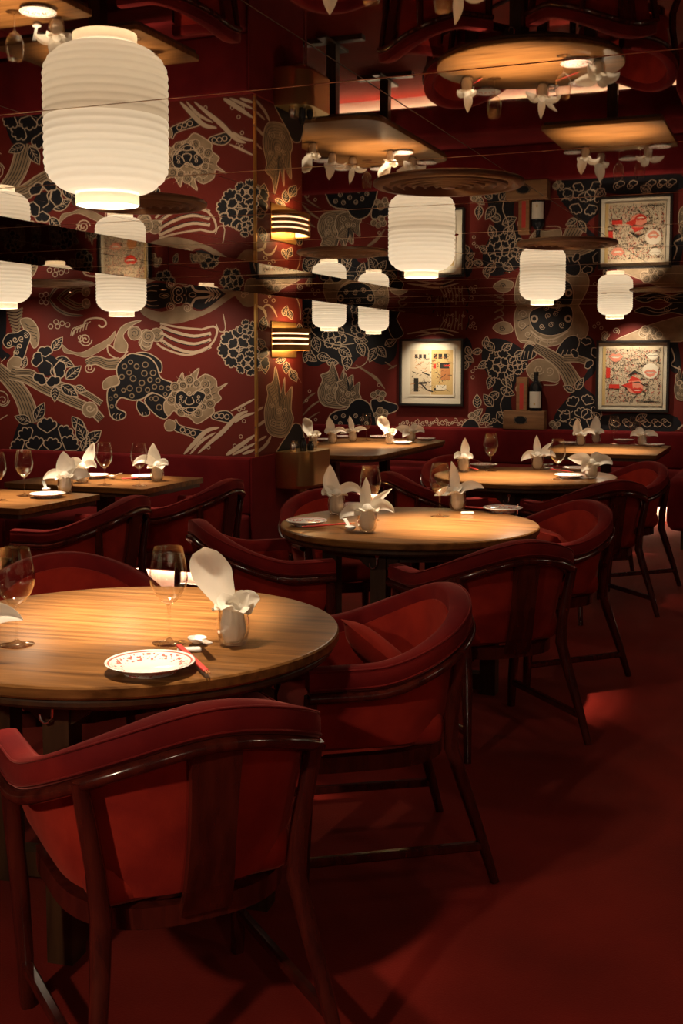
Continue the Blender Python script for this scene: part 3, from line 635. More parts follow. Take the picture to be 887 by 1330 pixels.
bench('banquette', 'long dark red velvet banquette below the framed pictures', dict(at=(-2.0, 11.0, 0), parts=[
    ('plinth', (LEFT_X+.01, 10.85, 0), (RIGHT_X-.01, BACK_Y-.008, .17), lightpanel, 0),
    ('seat', (LEFT_X+.01, 10.50, .17), (RIGHT_X-.01, BACK_Y-.008, .45), dvelvet, .03),
    ('backrest', (LEFT_X+.01, 11.22, .45), (RIGHT_X-.01, BACK_Y-.008, BACKTOP-.03), dvelvet, .03),
    ('led_strip', (LEFT_X+.1, 10.82, .155), (RIGHT_X-.1, 10.84, .168), led, 0)]))
bench('booth_seat', 'deep red velvet booth seat with rounded end beside the aisle', dict(at=(-.4, 9.8, 0), parts=[
    ('plinth', (-.84, 9.24, 0), (.5, 10.45, .17), walnut_dk, 0),
    ('seat', (-.94, 9.08, .16), (.6, 10.48, .58), dvelvet, .07)]))
cu = rbox(.42, .42, .12, .05).obj('seat_cushion', velvet, None, 60, (-.62, 9.55, .58), .3); tag(cu, 'plump red cushion lying on the booth seat by the aisle', 'cushion')

# ------------------------------------------------------------------ tables
def disc_top(r, z0, z1, b=.006, n=72):
    return MB().lathe([(0, z0), (r-b, z0), (r, z0+b), (r, z1-b), (r-b*.6, z1-b*.2), (r-b*1.4, z1), (0, z1)], n)
def round_table(x, y, label, rz=0):
    t = tag(empty('round_table', (x, y, 0), rz), label, 'table', None)
    disc_top(.58, TABLE_Z-.032, TABLE_Z).obj('tabletop', walnut, t, 30)
    disc_top(.566, TABLE_Z-.058, TABLE_Z-.033, .008).obj('edge_band', walnut_dk, t, 30)
    m = MB(); m.cap0 = m.cap1 = False; m.lathe([(.40, .682), (.40, .630), (.375, .630), (.375, .682)], 48).obj('apron', walnut_dk, t, 30)
    for k in range(4):
        a = k*PI/2; c, s = math.cos(a), math.sin(a); L = Matrix.Rotation(a, 4, 'Z')
        o = MB().box((.34, -.034, 0), (.41, .034, .682)).obj('leg', walnut_dk, t, None); o.rotation_euler = (0, 0, a)
        for sg in (-1, 1):
            P = [(0, 0), (.085, 0), (.085, -.012), (.06, -.03), (.045, -.055), (.02, -.075), (0, -.085)]
            mb = MB(); n = len(P); vs = [(xx, sg*(.035+p[0]), .681+p[1]) for xx in (.35, .40) for p in P]
            mb.add(vs, [tuple(range(n)), tuple(range(2*n-1, n-1, -1))]+[(i, (i+1) % n, n+(i+1) % n, n+i) for i in range(n)])
            mb.obj('bracket', walnut_dk, o, None)
        if k in (0, 3):
            h = MB().tube([(.418, 0, .655), (.423, 0, .64), (.425, 0, .62), (.425, -.008, .607), (.425, -.02, .603), (.425, -.03, .611), (.425, -.033, .625)], [.004]*6+[.003], 8)
            h.tube([(.4102, 0, .653), (.421, 0, .653)], .009, 10); h.obj('bag_hook', steel, o)
    MB().box((-.34, -.03, .02), (.34, .03, .09)).obj('foot_rail', walnut_dk, t, None)
    MB().box((-.03, -.34, .021), (.03, .34, .089)).obj('foot_rail', walnut_dk, t, None)
    return t
T1 = (-1.69, 2.645); T2 = (-1.62, 4.87); T3 = (-1.63, 7.24)
round_table(*T1, 'round walnut table set with flowered plate, red chopsticks and white spoon', rad(8))
round_table(*T2, 'round walnut table with steel bag hook on its leg and two white plates')
round_table(*T3, 'round walnut table standing in front of the wine box and bottle')
def rect_table(x0, x1, y0, y1, label, r=.03, nleg=1):
    t = tag(empty('square_table', ((x0+x1)/2, (y0+y1)/2, 0)), label, 'table'); w, d = x1-x0, y1-y0
    def slab(w, d, r, z0, z1):
        P = []
        for (sx, sy, a0) in ((1, 1, 0), (-1, 1, 90), (-1, -1, 180), (1, -1, 270)):
            for k in range(6): a = rad(a0+k*18); P.append((sx*(w/2-r)+r*math.cos(a), sy*(d/2-r)+r*math.sin(a)))
        n = len(P); mb = MB(); mb.add([(p[0], p[1], z0) for p in P]+[(p[0], p[1], z1) for p in P], [tuple(range(n-1, -1, -1)), tuple(range(n, 2*n))]+[(i, (i+1) % n, n+(i+1) % n, n+i) for i in range(n)])
        return mb
    slab(w, d, r, TABLE_Z-.03, TABLE_Z).obj('tabletop', walnut, t, 30)
    slab(w-.03, d-.03, r, TABLE_Z-.055, TABLE_Z-.031).obj('edge_band', walnut_dk, t, 30)
    for yy in ((0,) if nleg == 1 else (-d*.3, d*.3)):
        MB().box((-.04, yy-.04, .04), (.04, yy+.04, TABLE_Z-.056)).obj('pedestal', walnut_dk, t, None)
        MB().box((-.26, yy-.04, 0), (.26, yy+.04, .04)).obj('foot_rail', walnut_dk, t, None)
        MB().box((-.04, yy-.24, .041), (.04, yy+.24, .06)).obj('foot_rail', walnut_dk, t, None)
    return t
rect_table(-4.55, -3.55, 4.63, 5.33, 'square walnut alcove table with white plate and folded napkin beside its chair')
rect_table(-4.45, -3.46, 5.62, 6.34, 'square walnut alcove table pushed up to the banquette below the lion mural')
rect_table(-4.05, -3.03, 8.25, 10.33, 'long walnut table crowded with five napkins beside the brass station', .22, 2)
rect_table(-1.97, -1.03, 9.16, 10.30, 'square walnut table below the picture of red lips')

# ------------------------------------------------------------------ tub chairs
def rail_path(n=40, sx=.295, back=-.29, front=.20, z=None):
    P = []
    for k in range(5): P.append((sx, front-(front-.0)*k/5, 0))
    for k in range(n+1):
        a = PI*k/n; c, s = math.cos(a), math.sin(a)
        P.append((sx*math.copysign(abs(c)**.72, c), back*abs(s)**.86, 0))
    for k in range(4, -1, -1): P.append((-sx, front-front*k/5, 0))
    return P
def rail_heights(P):
    # highest at the middle of the back, falling along the curve to level arms
    d = [0]
    for i in range(1, len(P)): d.append(d[-1]+math.hypot(P[i][0]-P[i-1][0], P[i][1]-P[i-1][1]))
    half = d[-1]/2; Z = []
    for i, q in enumerate(P):
        u = min(1, abs(d[i]-half)/(half-.17)); Z.append(.622+.148*(.5+.5*math.cos(PI*u))**.85)
    return Z
def build_chair():
    t = empty('tub_chair')
    RP = rail_path(); path = [(x, y, z) for (x, y, _), z in zip(RP, rail_heights(RP))]      # travels right arm -> back -> left arm; outward side is +u
    pad = [(-.030, -.030), (-.031, .018), (-.025, .028), (-.010, .032), (.018, .031), (.028, .025), (.034, .016), (.034, -.020), (.028, -.030)]
    MB().sweep(path, pad).obj('padded_rail', rvelvet, t, 60)
    mould = [(.002, -.031), (.030, -.031), (.042, -.035), (.046, -.044), (.042, -.055), (.028, -.062), (.002, -.062)]
    MB().sweep(path, mould).obj('rail_moulding', mahog, t.children[0], 50)
    for zz_, uu_ in ((.026, .0305), (-.021, .0345)): MB().sweep(path, [(uu_+.0026*math.cos(a_), zz_+.0026*math.sin(a_)) for a_ in [k_*PI/3 for k_ in range(6)]]).obj('piping', rvelvet, t.children[0], 60)
    # upholstered shell under the rail, narrowing to the seat
    rows = []; nz = 7
    for i in range(nz):
        f = i/(nz-1); row = []
        for (x, y, z) in path:
            k = 1-f; s = .80+.20*(k**.65)
            zb = .405+.03*max(0, y)
            row.append(Vector((x*s, (y-.02)*(.82+.18*(k**.65))+.02, (z-.018)*(1-f)+zb*f)))
        rows.append(row)
    N = len(path); vs = [v for r in rows for v in r]; fs = [(i*N+j, i*N+j+1, (i+1)*N+j+1, (i+1)*N+j) for i in range(nz-1) for j in range(N-1)]
    ins = [Vector((v.x*.88, v.y*.88+.002, v.z)) for v in vs]; B = len(vs)
    fs2 = [tuple(q+B for q in f[::-1]) for f in fs]
    edge = [(j, j+1, B+j+1, B+j) for j in range(N-1)]+[((nz-1)*N+j, (nz-1)*N+j+1, B+(nz-1)*N+j+1, B+(nz-1)*N+j) for j in range(N-1)]+[(i*N, (i+1)*N, B+(i+1)*N, B+i*N) for i in range(nz-1)]+[(i*N+N-1, (i+1)*N+N-1, B+(i+1)*N+N-1, B+i*N+N-1) for i in range(nz-1)]
    MB().add(vs+ins, fs+fs2+edge).obj('upholstered_shell', velvet, t, 60)
    # seat and wooden seat frame
    base = [(x*.80, (y-.02)*.82+.02, .365) for x, y, z in path]
    MB().sweep(base+[(0, .215, .365)], [(-.022, -.022), (.010, -.022), (.010, .022), (-.022, .022)], closed=True).obj('seat_rail', mahog, t, 30)
    c = rbox(.44, .42, .10, .04).obj('seat', velvet, t, 60, (0, -.005, .385))
    # outside splat at the back
    sp = MB(); w = .054; q = []
    for i in range(7):
        f = i/6; z = .715*(1-f)+.362*f; y = -.305+.068*(1-(1-f)**.65) ; ww = w*(1-.10*math.sin(PI*f))
        q += [(-ww, y-.014, z), (ww, y-.014, z), (ww, y+.004, z), (-ww, y+.004, z)]
    sp.add(q, [(0, 1, 2, 3), (27, 26, 25, 24)]+[(4*i+k, 4*i+(k+1) % 4, 4*i+4+(k+1) % 4, 4*i+4+k) for i in range(6) for k in range(4)]).obj('back_splat', mahog, t, None)
    for s in (1, -1):
        MB().tube([(s*.252, -.240, .672), (s*.238, -.234, .60), (s*.218, -.226, .48), (s*.210, -.228, .38), (s*.224, -.262, .27), (s*.246, -.305, .13), (s*.264, -.342, 0)], [.016, .018, .019, .021, .019, .016, .013], 10, sq=.7).obj('rear_leg', mahog, t, 60)
        MB().tube([(s*.295, .190, .575), (s*.285, .195, .45), (s*.272, .20, .30), (s*.262, .205, .12), (s*.258, .207, 0)], [.018, .019, .020, .018, .015], 10, sq=.6).obj('front_leg', mahog, t, 60)
        MB().tube([(s*.262, .205, .105), (s*.250, -.312, .105)], .013, 8, sq=.6).obj('stretcher', mahog, t, 40)
    return t
chair0 = build_chair(); _used = [False]
def chair(x, y, rz, label, group=None):
    if not _used[0]: o = chair0; _used[0] = True; o.location = (x, y, 0); o.rotation_euler = (0, 0, rz)
    else: o = dup(chair0, (x, y, 0), rz)
    if 'group' in o: del o['group']
    return tag(o, label, 'armchair', 'red velvet tub chairs')
def chair_at(T, deg, label, d=.67, turn=0, dx=0, dz=0):
    a = rad(deg); return chair(T[0]+d*math.cos(a)+dx*_R.x+dz*_Fh.x, T[1]+d*math.sin(a)+dx*_R.y+dz*_Fh.y, a+PI/2+rad(turn), label)
A = 'red velvet tub armchair '
chair_at(T1, -46, A+'turning its wooden splat back beside the plate with red chopsticks', turn=6, dx=-.055, dz=-.02)
chair_at(T1, 42, A+'holding a pointed cushion beside the two wine glass table', turn=-8)
chair_at(T1, 136, A+'facing us across the table with two wine glasses')
chair_at(T2, 222, A+'turned away with low arm beside the steel hooked table leg')
chair_at(T2, -45, A+'with splat back standing before the plate of the bag hook table')
chair_at(T2, 44, A+'with a bright red cushion, between bag hook table and aisle')
chair_at(T2, 136, A+'between the bag hook table and the brass wall station')
chair_at(T3, 226, A+'between the bag hook table and the wine box table')
chair_at(T3, -45, A+'with splat back at the aisle side of the wine box table')
chair_at(T3, 42, A+'between the wine box table and the booth seat')
chair_at(T3, 136, A+'across the wine box table below the two-column framed print')
chair(-3.36, 4.86, PI/2+rad(4), A+'pulled up to the alcove table with white plate')
chair(-3.30, 5.80, PI/2, A+'pulled up to the alcove table below the lion mural')
def cushion(x, y, z, rot, label):
    m = MB(); n = 10
    for sgn in (1, -1):
        vs = []; fs = []
        for i in range(n+1):
            for j in range(n+1):
                u, v = -1+2*i/n, -1+2*j/n; h = .045*((1-u**4)*(1-v**4))**.6; e = 1-.06*(1-u*u)*abs(v)**4-.0; e2 = 1-.06*(1-v*v)*abs(u)**4
                vs.append((u*.145*e2, v*.145*e, sgn*h))
        fs = [(i*(n+1)+j, (i+1)*(n+1)+j, (i+1)*(n+1)+j+1, i*(n+1)+j+1) for i in range(n) for j in range(n)]
        m.add(vs, fs if sgn > 0 else [f[::-1] for f in fs])
    o = m.obj('throw_cushion', velvet, None, 60, (x, y, z)); o.rotation_euler = rot; return tag(o, label, 'cushion')
def cush_in(T, deg, label, spin):
    a = rad(deg); d = .67+.10; cushion(T[0]+d*math.cos(a), T[1]+d*math.sin(a), .655, (0, 0, 0), label).matrix_world = \
        Matrix.Translation((T[0]+d*math.cos(a), T[1]+d*math.sin(a), .572)) @ Matrix.Rotation(a+PI/2, 4, 'Z') @ Matrix.Rotation(rad(44), 4, 'X') @ Matrix.Rotation(spin, 4, 'Z')
cush_in(T1, 42, 'red velvet throw cushion leaning in the chair with pointed corner up', rad(45))
cush_in(T2, 44, 'red velvet throw cushion lying square in the chair by the aisle', rad(6))

# ------------------------------------------------------------------ tableware
def wg_meshes():
    m = MB(); m.cap0 = False; foot = m.lathe([(0, .0), (.042, 0), (.044, .002), (.036, .004), (.012, .008), (.005, .014)], 32); m.cap1 = False
    fm = foot.mesh('foot', [glass], 60)
    m = MB(); m.cap0 = m.cap1 = False; sm = m.lathe([(.005, .014), (.0038, .03), (.0034, .07), (.0042, .092), (.007, .101)], 14).mesh('stem', [glass], 60)
    m = MB(); m.cap0 = m.cap1 = False; bm_ = m.lathe([(.0, .101), (.007, .101), (.020, .110), (.036, .130), (.046, .152), (.049, .170), (.0475, .192), (.043, .220), (.0365, .250), (.0359, .2506), (.0356, .250)], 32).mesh('bowl', [glass], 60)
    return fm, sm, bm_
WG = wg_meshes()
def wine_glass(p, label, s=1.0):
    t = tag(empty('wine_glass', p), label, 'wine glass'); t.scale = (s, s, s)
    for nm, me in zip(('foot', 'stem', 'bowl'), WG): o = bpy.data.objects.new(nm, me); COL.objects.link(o); o.parent = t
    return t
m = MB(); m.cap0 = m.cap1 = False
TUM = m.lathe([(0, 0), (.024, 0), (.030, .003), (.038, .018), (.043, .042), (.042, .062), (.038, .086), (.035, .102), (.0342, .102), (.037, .085), (.0408, .062), (.0418, .042), (.037, .020), (.029, .008), (0, .006)], 30).mesh('tumbler', [glass], 60)
def napkin_mesh(petals, seed):
    R = random.Random(seed); m = MB(); ph = R.uniform(0, 6)
    pr = [(.0, .009), (.020, .010), (.028, .018), (.0345, .036), (.0345, .056), (.031, .078), (.0285, .096), (.024, .108), (.018, .116), (.009, .121), (0, .122)]
    m.lathe(pr, 36, fn=lambda a, z: 1-.12*(1+math.cos(6*a+ph+34*z))*.5-.06*(1+math.cos(11*a-ph-20*z))*.5)
    face0 = (-_Fh+Vector((0, 0, .25))).normalized()
    coll = [(R.uniform(0, 60)+k*68, R.uniform(5, 35), R.uniform(-85, -50), R.uniform(.042, .058), R.uniform(.055, .075), .35, 'c') for k in range(5)]
    for (az, e0, e1, L, Wd, *rest) in list(petals)+coll:
        cup = rest[0] if rest else .2; tw = rest[1] if len(rest) > 1 else R.uniform(-28, 28); rnd = rest[2] if len(rest) > 2 else 0; Wd *= 1.25 if rnd else 1.02; L *= 1.10
        a = YAW+rad(az); h = Vector((math.cos(a), math.sin(a), 0)); nu, nv = 12, 6
        p = Vector((0, 0, .100))+h*.012; pts = []; ds = []
        for i in range(nu+1):
            e = rad(e0+(e1-e0)*(i/nu)**1.2); d = h*math.cos(e)+Vector((0, 0, math.sin(e))); pts.append(p.copy()); ds.append(d); p = p+d*(L/nu)
        fc = (Matrix.Rotation(rad(tw), 3, 'Z')@face0) if tw != 'c' else (h*.35+Vector((0, 0, 1))).normalized(); vs = []
        for i in range(nu+1):
            t = i/nu; ac = ds[i].cross(fc).normalized(); nn = ac.cross(ds[i]).normalized(); w = Wd*.5*(.30*(1-t)+math.sin(PI*min(1, t**.85*.97+.02))**.75*(1-.25*t)) if not rnd else Wd*.5*max(.04, (.45+.55*min(1, t/.55))*math.sqrt(max(0, 1-max(0, (t-.55)/.45)**2.2)))
            for j in range(nv+1):
                v = -1+2*j/nv; vs.append(pts[i]+ac*w*v-nn*cup*w*(.35*(1-v*v)+.9*(1-abs(v)))+nn*.06*w*math.sin(5*v+seed+4*t)+ac*w*.12*math.sin(3.2*t+seed))
        bk = [v-Vector(fc)*.0016 for v in vs]; B = len(vs); k1 = nv+1
        fs = [(i*k1+j, i*k1+j+1, (i+1)*k1+j+1, (i+1)*k1+j) for i in range(nu) for j in range(nv)]
        rim = [i*k1 for i in range(nu+1)]+[nu*k1+j for j in range(1, nv+1)]+[i*k1+nv for i in range(nu-1, -1, -1)]+[j for j in range(nv-1, 0, -1)]
        side = [(rim[k], rim[(k+1) % len(rim)], B+rim[(k+1) % len(rim)], B+rim[k]) for k in range(len(rim))]
        m.add(vs+bk, fs+[tuple(q+B for q in f[::-1]) for f in fs]+side)
    return m.mesh('folded_napkin', [linen], 60)
TALL = [(178, 58, 84, .150, .082, .3, 0, 1), (10, 35, -10, .055, .06, .3), (250, 50, -60, .06, .05, .2), (330, 60, 20, .05, .05)]
BIRD = [(110, 86, 92, .120, .045, .35), (198, 10, -62, .115, .050, .3), (-18, 34, -66, .112, .044, .3), (12, 50, 28, .115, .030, .3)]
STAR = [(150, 86, 74, .128, .048, .35), (190, -2, -30, .098, .040, .3), (-8, 38, -42, .115, .042, .3), (270, 35, -50, .05, .05)]
LEAN = [(160, 74, 92, .125, .072, .3), (-12, 48, -80, .125, .045, .3), (185, 40, -80, .060, .06, .4), (70, 60, 30, .05, .04)]
WIDE = [(170, 25, -12, .125, .07, .3), (230, 0, -60, .12, .065, .3), (-30, 30, -55, .12, .065, .3), (20, 70, 0, .07, .06, .3)]
TIP = [(30, 96, 84, .115, .058, .3), (195, 30, -70, .055, .05, .3), (-15, 30, -75, .05, .05, .3)]
NK = {}
def napkin(p, kind, label, tl, seed=0, spin=0):
    if (id(kind), seed) not in NK: NK[(id(kind), seed)] = napkin_mesh(kind, seed)
    o = bpy.data.objects.new('folded_napkin', NK[(id(kind), seed)]); COL.objects.link(o); o.location = p; o.rotation_euler = (0, 0, spin); tag(o, label, 'napkin', 'napkins folded in tumblers')
    g = bpy.data.objects.new('tumbler', TUM); COL.objects.link(g); g.location = p; tag(g, tl, 'glass', 'stemless tumblers holding napkins')
PL = MB().lathe([(0, .004), (.052, .004), (.054, 0), (.060, 0), (.062, .005), (.085, .014), (.098, .022), (.100, .0235), (.098, .025), (.082, .018), (.060, .010), (0, .009)], 48).mesh('plate', [fchina], 60)
def plate(p, label, s=1.0):
    o = bpy.data.objects.new('plate', PL); COL.objects.link(o); o.location = p; o.scale = (s, s, s); o.rotation_euler = (0, 0, p.x*7); return tag(o, label, 'plate', 'flowered white plates')
def sleeve(p, q, label):
    d = q-p; L = d.length; a = math.atan2(d.y, d.x); m = rbox(L, .014, .007, .003, 2); o = m.obj('chopsticks', redpaper, None, 40, ((p.x+q.x)/2, (p.y+q.y)/2, TABLE_Z+.012), a)
    o.rotation_euler = (0, 0, a)
    m2 = MB(); 
    for s in (-.003, .003): m2.tube([(L/2-.002, s, .0035), (L/2+.02, s, .0035)], .0018, 8)
    m2.obj('tip', artbr, o)
    return tag(o, label, 'chopsticks')
def rest(p, label, az=0):
    o = rbox(.062, .020, .012, .005, 2).obj('chopstick_rest', china, None, 60, p, YAW+az); return tag(o, label, 'rest')
def spoon(p, q, label, z=.016):
    """bowl centre p, handle end q"""
    d = q-p; a = math.atan2(d.y, d.x); L = d.length; m = MB(); nu = 16; prof = []
    vs = []; nv = 8
    L = max(L, .085); nu = 28
    for i in range(nu+1):
        t = i/nu; x = -.030+(L+.030)*t; e = max(0, 1-(x/.030)**2) if x < .030 else 0
        hw_ = .0075+.003*max(0, (x-.03)/L); w = max(.024*math.sqrt(e), hw_ if x > .012 else .001); dep = .013*e
        up_ = max(0, x-.022)/(L-.022); hz = z+.024*up_**.8
        for j in range(nv+1): v = -1+2*j/nv; vs.append((x, w*v, hz+.004-(dep+.0022)*(1-v*v)))
    k1 = nv+1; fs = [(i*k1+j, (i+1)*k1+j, (i+1)*k1+j+1, i*k1+j+1) for i in range(nu) for j in range(nv)]
    B = len(vs); bk = [(x, y, zz-.003) for x, y, zz in vs]
    rim = [i*k1 for i in range(nu+1)]+[nu*k1+j for j in range(1, nv+1)]+[i*k1+nv for i in range(nu-1, -1, -1)]+[j for j in range(nv-1, 0, -1)]
    m.add(vs+bk, fs+[tuple(q_+B for q_ in f[::-1]) for f in fs]+[(rim[k], rim[(k+1) % len(rim)], B+rim[(k+1) % len(rim)], B+rim[k]) for k in range(len(rim))])
    o = m.obj('soup_spoon', china, None, 60, (p.x, p.y, p.z), a); return tag(o, label, 'spoon')
def tp(x, y, dz=0.0005): return onZ(x, y, TABLE_Z)+Vector((0, 0, dz))

# table one
wine_glass(tp(22, 838), 'tall wine glass standing beside the drooping napkin tip, away from the plate')
wine_glass(tp(220, 836), 'tall wine glass standing right behind the flowered plate and spoon')
napkin(tp(303, 838), TALL, 'white napkin with one broad upright leaf, right of the white spoon', 'round tumbler holding the broad leaf napkin beside the spoon', 1)
napkin(tp(-50, 862), [(100, 86, 80, .12, .06, .3), (0, 25, -30, .130, .055, .3), (190, 30, -40, .1, .05)], 'white napkin whose side tip droops before the lone wine glass', 'tumbler holding the drooping napkin behind the first wine glass', 2)
plate(tp(195, 872), 'white plate with red flower border beside the white soup spoon', 1.05)
rest(tp(246, 847), 'white china rest under the red chopsticks beside the broad leaf napkin', rad(10))
sleeve(tp(232, 846), tp(268, 880), 'red chopsticks lying between flowered plate and soup spoon')
spoon(tp(256, 838), tp(271, 858), 'white china soup spoon lying beside the broad leaf napkin')
# table two
napkin(tp(437, 668), LEAN, 'white napkin with leaning leaf and one tail hanging, before the brass station', 'tumbler holding the leaning leaf napkin before the brass station', 3)
napkin(tp(477, 691), BIRD, 'white bird-folded napkin with raised wing before a big wine glass', 'tumbler holding the raised wing napkin at the table edge', 4)
wine_glass(tp(481, 676), 'wine glass directly behind the raised wing napkin')
napkin(tp(594, 663), STAR, 'white star-folded napkin with two spread wings beside the round white plate', 'tumbler holding the spread wing napkin beside a wine glass', 5)
wine_glass(tp(571, 671), 'wine glass left of the spread wing napkin')
plate(tp(398, 682), 'white plate with red marks at the table edge by the armchair with low arm', .92)
plate(tp(653, 665), 'white plate with red marks beside the spread wing napkin', .95)
plate(tp(461, 661), 'white plate half hidden behind the leaning leaf napkin', .9)
sleeve(tp(392, 689), tp(455, 684), 'red chopsticks lying before the plate near the low chair arm')
sleeve(tp(590, 661), tp(628, 664), 'red chopsticks pointing at the plate beside the spread wing napkin')
rest(tp(607, 668), 'small white china rest below the spread wing napkin')
spoon(tp(455, 690), tp(447, 686), 'white china soup spoon tucked beside the raised wing napkin')
# table three
napkin(tp(602, 613), TIP, 'white napkin with one upright point beside the wine glass before the banquette', 'tumbler holding the one point napkin at the wine box table', 6)
wine_glass(tp(637, 612), 'wine glass behind a plate on the wine box table, next to the one point napkin')
plate(tp(628, 607), 'white plate behind the wine glass on the wine box table', .95)
napkin(tp(698, 610), BIRD, 'white napkin with hanging wings directly below the wine bottle', 'tumbler holding the hanging wing napkin below the wine bottle', 7)
wine_glass(tp(724, 623), 'wine glass standing between the hanging wing napkin and the broad bundled napkin')
napkin(tp(768, 621), WIDE, 'broad bundled white napkin with wide flat top flap at the table rim', 'tumbler holding the broad bundled napkin at the table rim', 8)
plate(tp(748, 611), 'white plate behind the broad bundled napkin', .9); plate(tp(740, 621), 'white plate in front of the broad bundled napkin', .95)
rest(tp(712, 609), 'small white rest beside the napkin below the wine bottle'); sleeve(tp(715, 612), tp(742, 616), 'red chopsticks between the two plates of the wine box table'); spoon(tp(710, 607), tp(716, 611), 'white soup spoon beside the napkin below the wine bottle')
rest(tp(606, 608), 'small white rest beside the one point napkin'); sleeve(tp(608, 610), tp(620, 613), 'red chopsticks beside the one point napkin')
# long table by the station
for (x, y, k, nm, sd) in ((407, 581, TALL, 'with one long slanting leaf above the brass station', 11), (432, 576, LEAN, 'with twisted grey folds second from the brass station', 12), (458, 574, STAR, 'with bright upright point before the dark cloud', 13), (506, 577, TALL, 'with broad rolled leaf past the wine glass', 14), (534, 574, WIDE, 'with flat bundled folds farthest from the brass station', 15)):
    napkin(tp(x, y), k, 'white napkin '+nm, 'tumbler holding the napkin '+nm, sd)
wine_glass(tp(476, 572), 'wine glass between the napkins on the long table by the brass station')
for (x, y, nm) in ((420, 573, 'behind the twisted grey napkin'), (445, 569, 'behind the bright upright napkin'), (522, 577, 'before the flat bundled napkin'), (553, 572, 'at the far end of the long table'), (492, 569, 'behind the rolled leaf napkin')): plate(tp(x, y), 'white plate '+nm, .9)
# square table under the lips picture
napkin(tp(754, 579), LEAN, 'white napkin with hanging tail below the small lantern', 'tumbler holding the hanging tail napkin below the lips picture', 16)
napkin(tp(774, 576), [(95, 88, 86, .135, .085, .25), (200, 30, -60, .06, .05), (-20, 30, -60, .06, .05)], 'white napkin with single wide upright leaf below the lips picture', 'tumbler holding the single wide leaf napkin', 17)
napkin(tp(834, 579), [(120, 60, -20, .08, .06, .3), (190, 25, -60, .10, .05), (-10, 25, -55, .12, .05)], 'white napkin with curled head and spread wings at the table end', 'tumbler holding the curled head napkin', 18)
wine_glass(tp(797, 577), 'wine glass beside the single wide leaf napkin below the lips picture'); wine_glass(tp(824, 578), 'wine glass beside the curled head napkin')
plate(tp(810, 574), 'white plate between two wine glasses below the lips picture', .92); plate(tp(849, 580), 'white plate at the outer corner beside the curled head napkin', .92); plate(tp(738, 577), 'white plate beside the hanging tail napkin', .8)
# alcove tables
wine_glass(tp(32, 644), 'wine glass on the alcove table nearest the beast mural'); wine_glass(tp(-3, 650), 'wine glass cut by the picture edge on the alcove table')
napkin(tp(85, 641), [(115, 82, 80, .12, .09, .25), (170, 15, -50, .115, .05), (10, 20, -40, .12, .06), (60, 70, 50, .1, .06)], 'large white napkin with broad petals beside the alcove chair', 'tumbler holding the large broad petal napkin', 19)
plate(tp(62, 646), 'white plate before the large broad petal napkin', .95); spoon(tp(60, 639), tp(56, 634), 'white soup spoon behind the alcove plate')
napkin(tp(107, 627), [(40, 60, 70, .14, .08, .25), (180, 40, -20, .08, .06), (-20, 40, -70, .09, .05)], 'white napkin with leaf pointing to the alcove wine glass', 'tumbler holding the pointing leaf napkin', 20)
wine_glass(tp(136, 630), 'wine glass below the lion mural tail'); wine_glass(tp(181, 631), 'wine glass beside the long hanging napkin below the lion paws')
napkin(tp(204, 625), [(150, 80, 90, .12, .07, .3), (200, 50, -75, .15, .05, .2), (-10, 40, -60, .06, .05)], 'white napkin with long hanging fold below the lion paws', 'tumbler holding the long hanging napkin', 21)
plate(tp(122, 621), 'white plate behind the wine glass below the lion tail', .95); plate(tp(190, 622), 'white plate behind the wine glass below the lion paws', .95)
spoon(tp(146, 622), tp(156, 623), 'white soup spoon between the two plates below the lion mural'); sleeve(tp(158, 625), tp(176, 624), 'red chopsticks between the two plates below the lion mural')

# ------------------------------------------------------------------ recessed spots added to light walls, tables and pictures
def added_spot(x, y, z, tilt, power, label, cone=rad(110)):
    s = tag(MB().lathe([(.0, -.0015), (.012, -.0015), (.016, -.003), (.020, -.003), (.022, -.0002), (0, -.0002)], 20).obj('added_spot', mirror, None, 40, (x, y, z)), label, 'spotlight', 'added recessed ceiling spots')
    lamp('added_spot_bulb', 'SPOT', (0, 0, -.008), power, WARM, .02, s, rot=(tilt, 0, 0), spot=cone, blend=1)
for x, w in ((-5.15, 'beast end'), (-4.45, 'middle'), (-3.75, 'brass cornered end')): added_spot(x, PIER_Y0-.55, LOW, rad(38), WASH_W, 'added recessed spotlight washing the %s of the lion mural' % w)  # wall washers added to brighten the mural; no fixtures seen
for x, w in ((-4.6, 'far left end of the picture wall'), (-2.55, 'wall above the wine box'), (-.5, 'wall right of the lips picture')): added_spot(x, BACK_Y-.6, CEIL if x > STEP_X else LOW, rad(38), WASH_W*.7, 'added recessed spotlight washing the '+w)

for (x, y, w, f) in ((-1.78, 2.82, 'table with two wine glasses', 1), (-1.43, 4.90, 'bag hook table', 1), (-1.72, 7.06, 'wine box table', .9), (-3.42, 9.42, 'long table by the brass station', .8), (-1.50, 9.46, 'table below the lips picture', .8), (-3.95, 5.0, 'alcove table with white plate', .5), (-3.92, 6.0, 'alcove table below the lion mural', .5)):  # spots added where the table pools lie; no fixtures seen
    added_spot(x, y, CEIL if x > STEP_X else LOW, 0, POOL_W*f, 'added recessed spotlight above the '+w, rad(46))

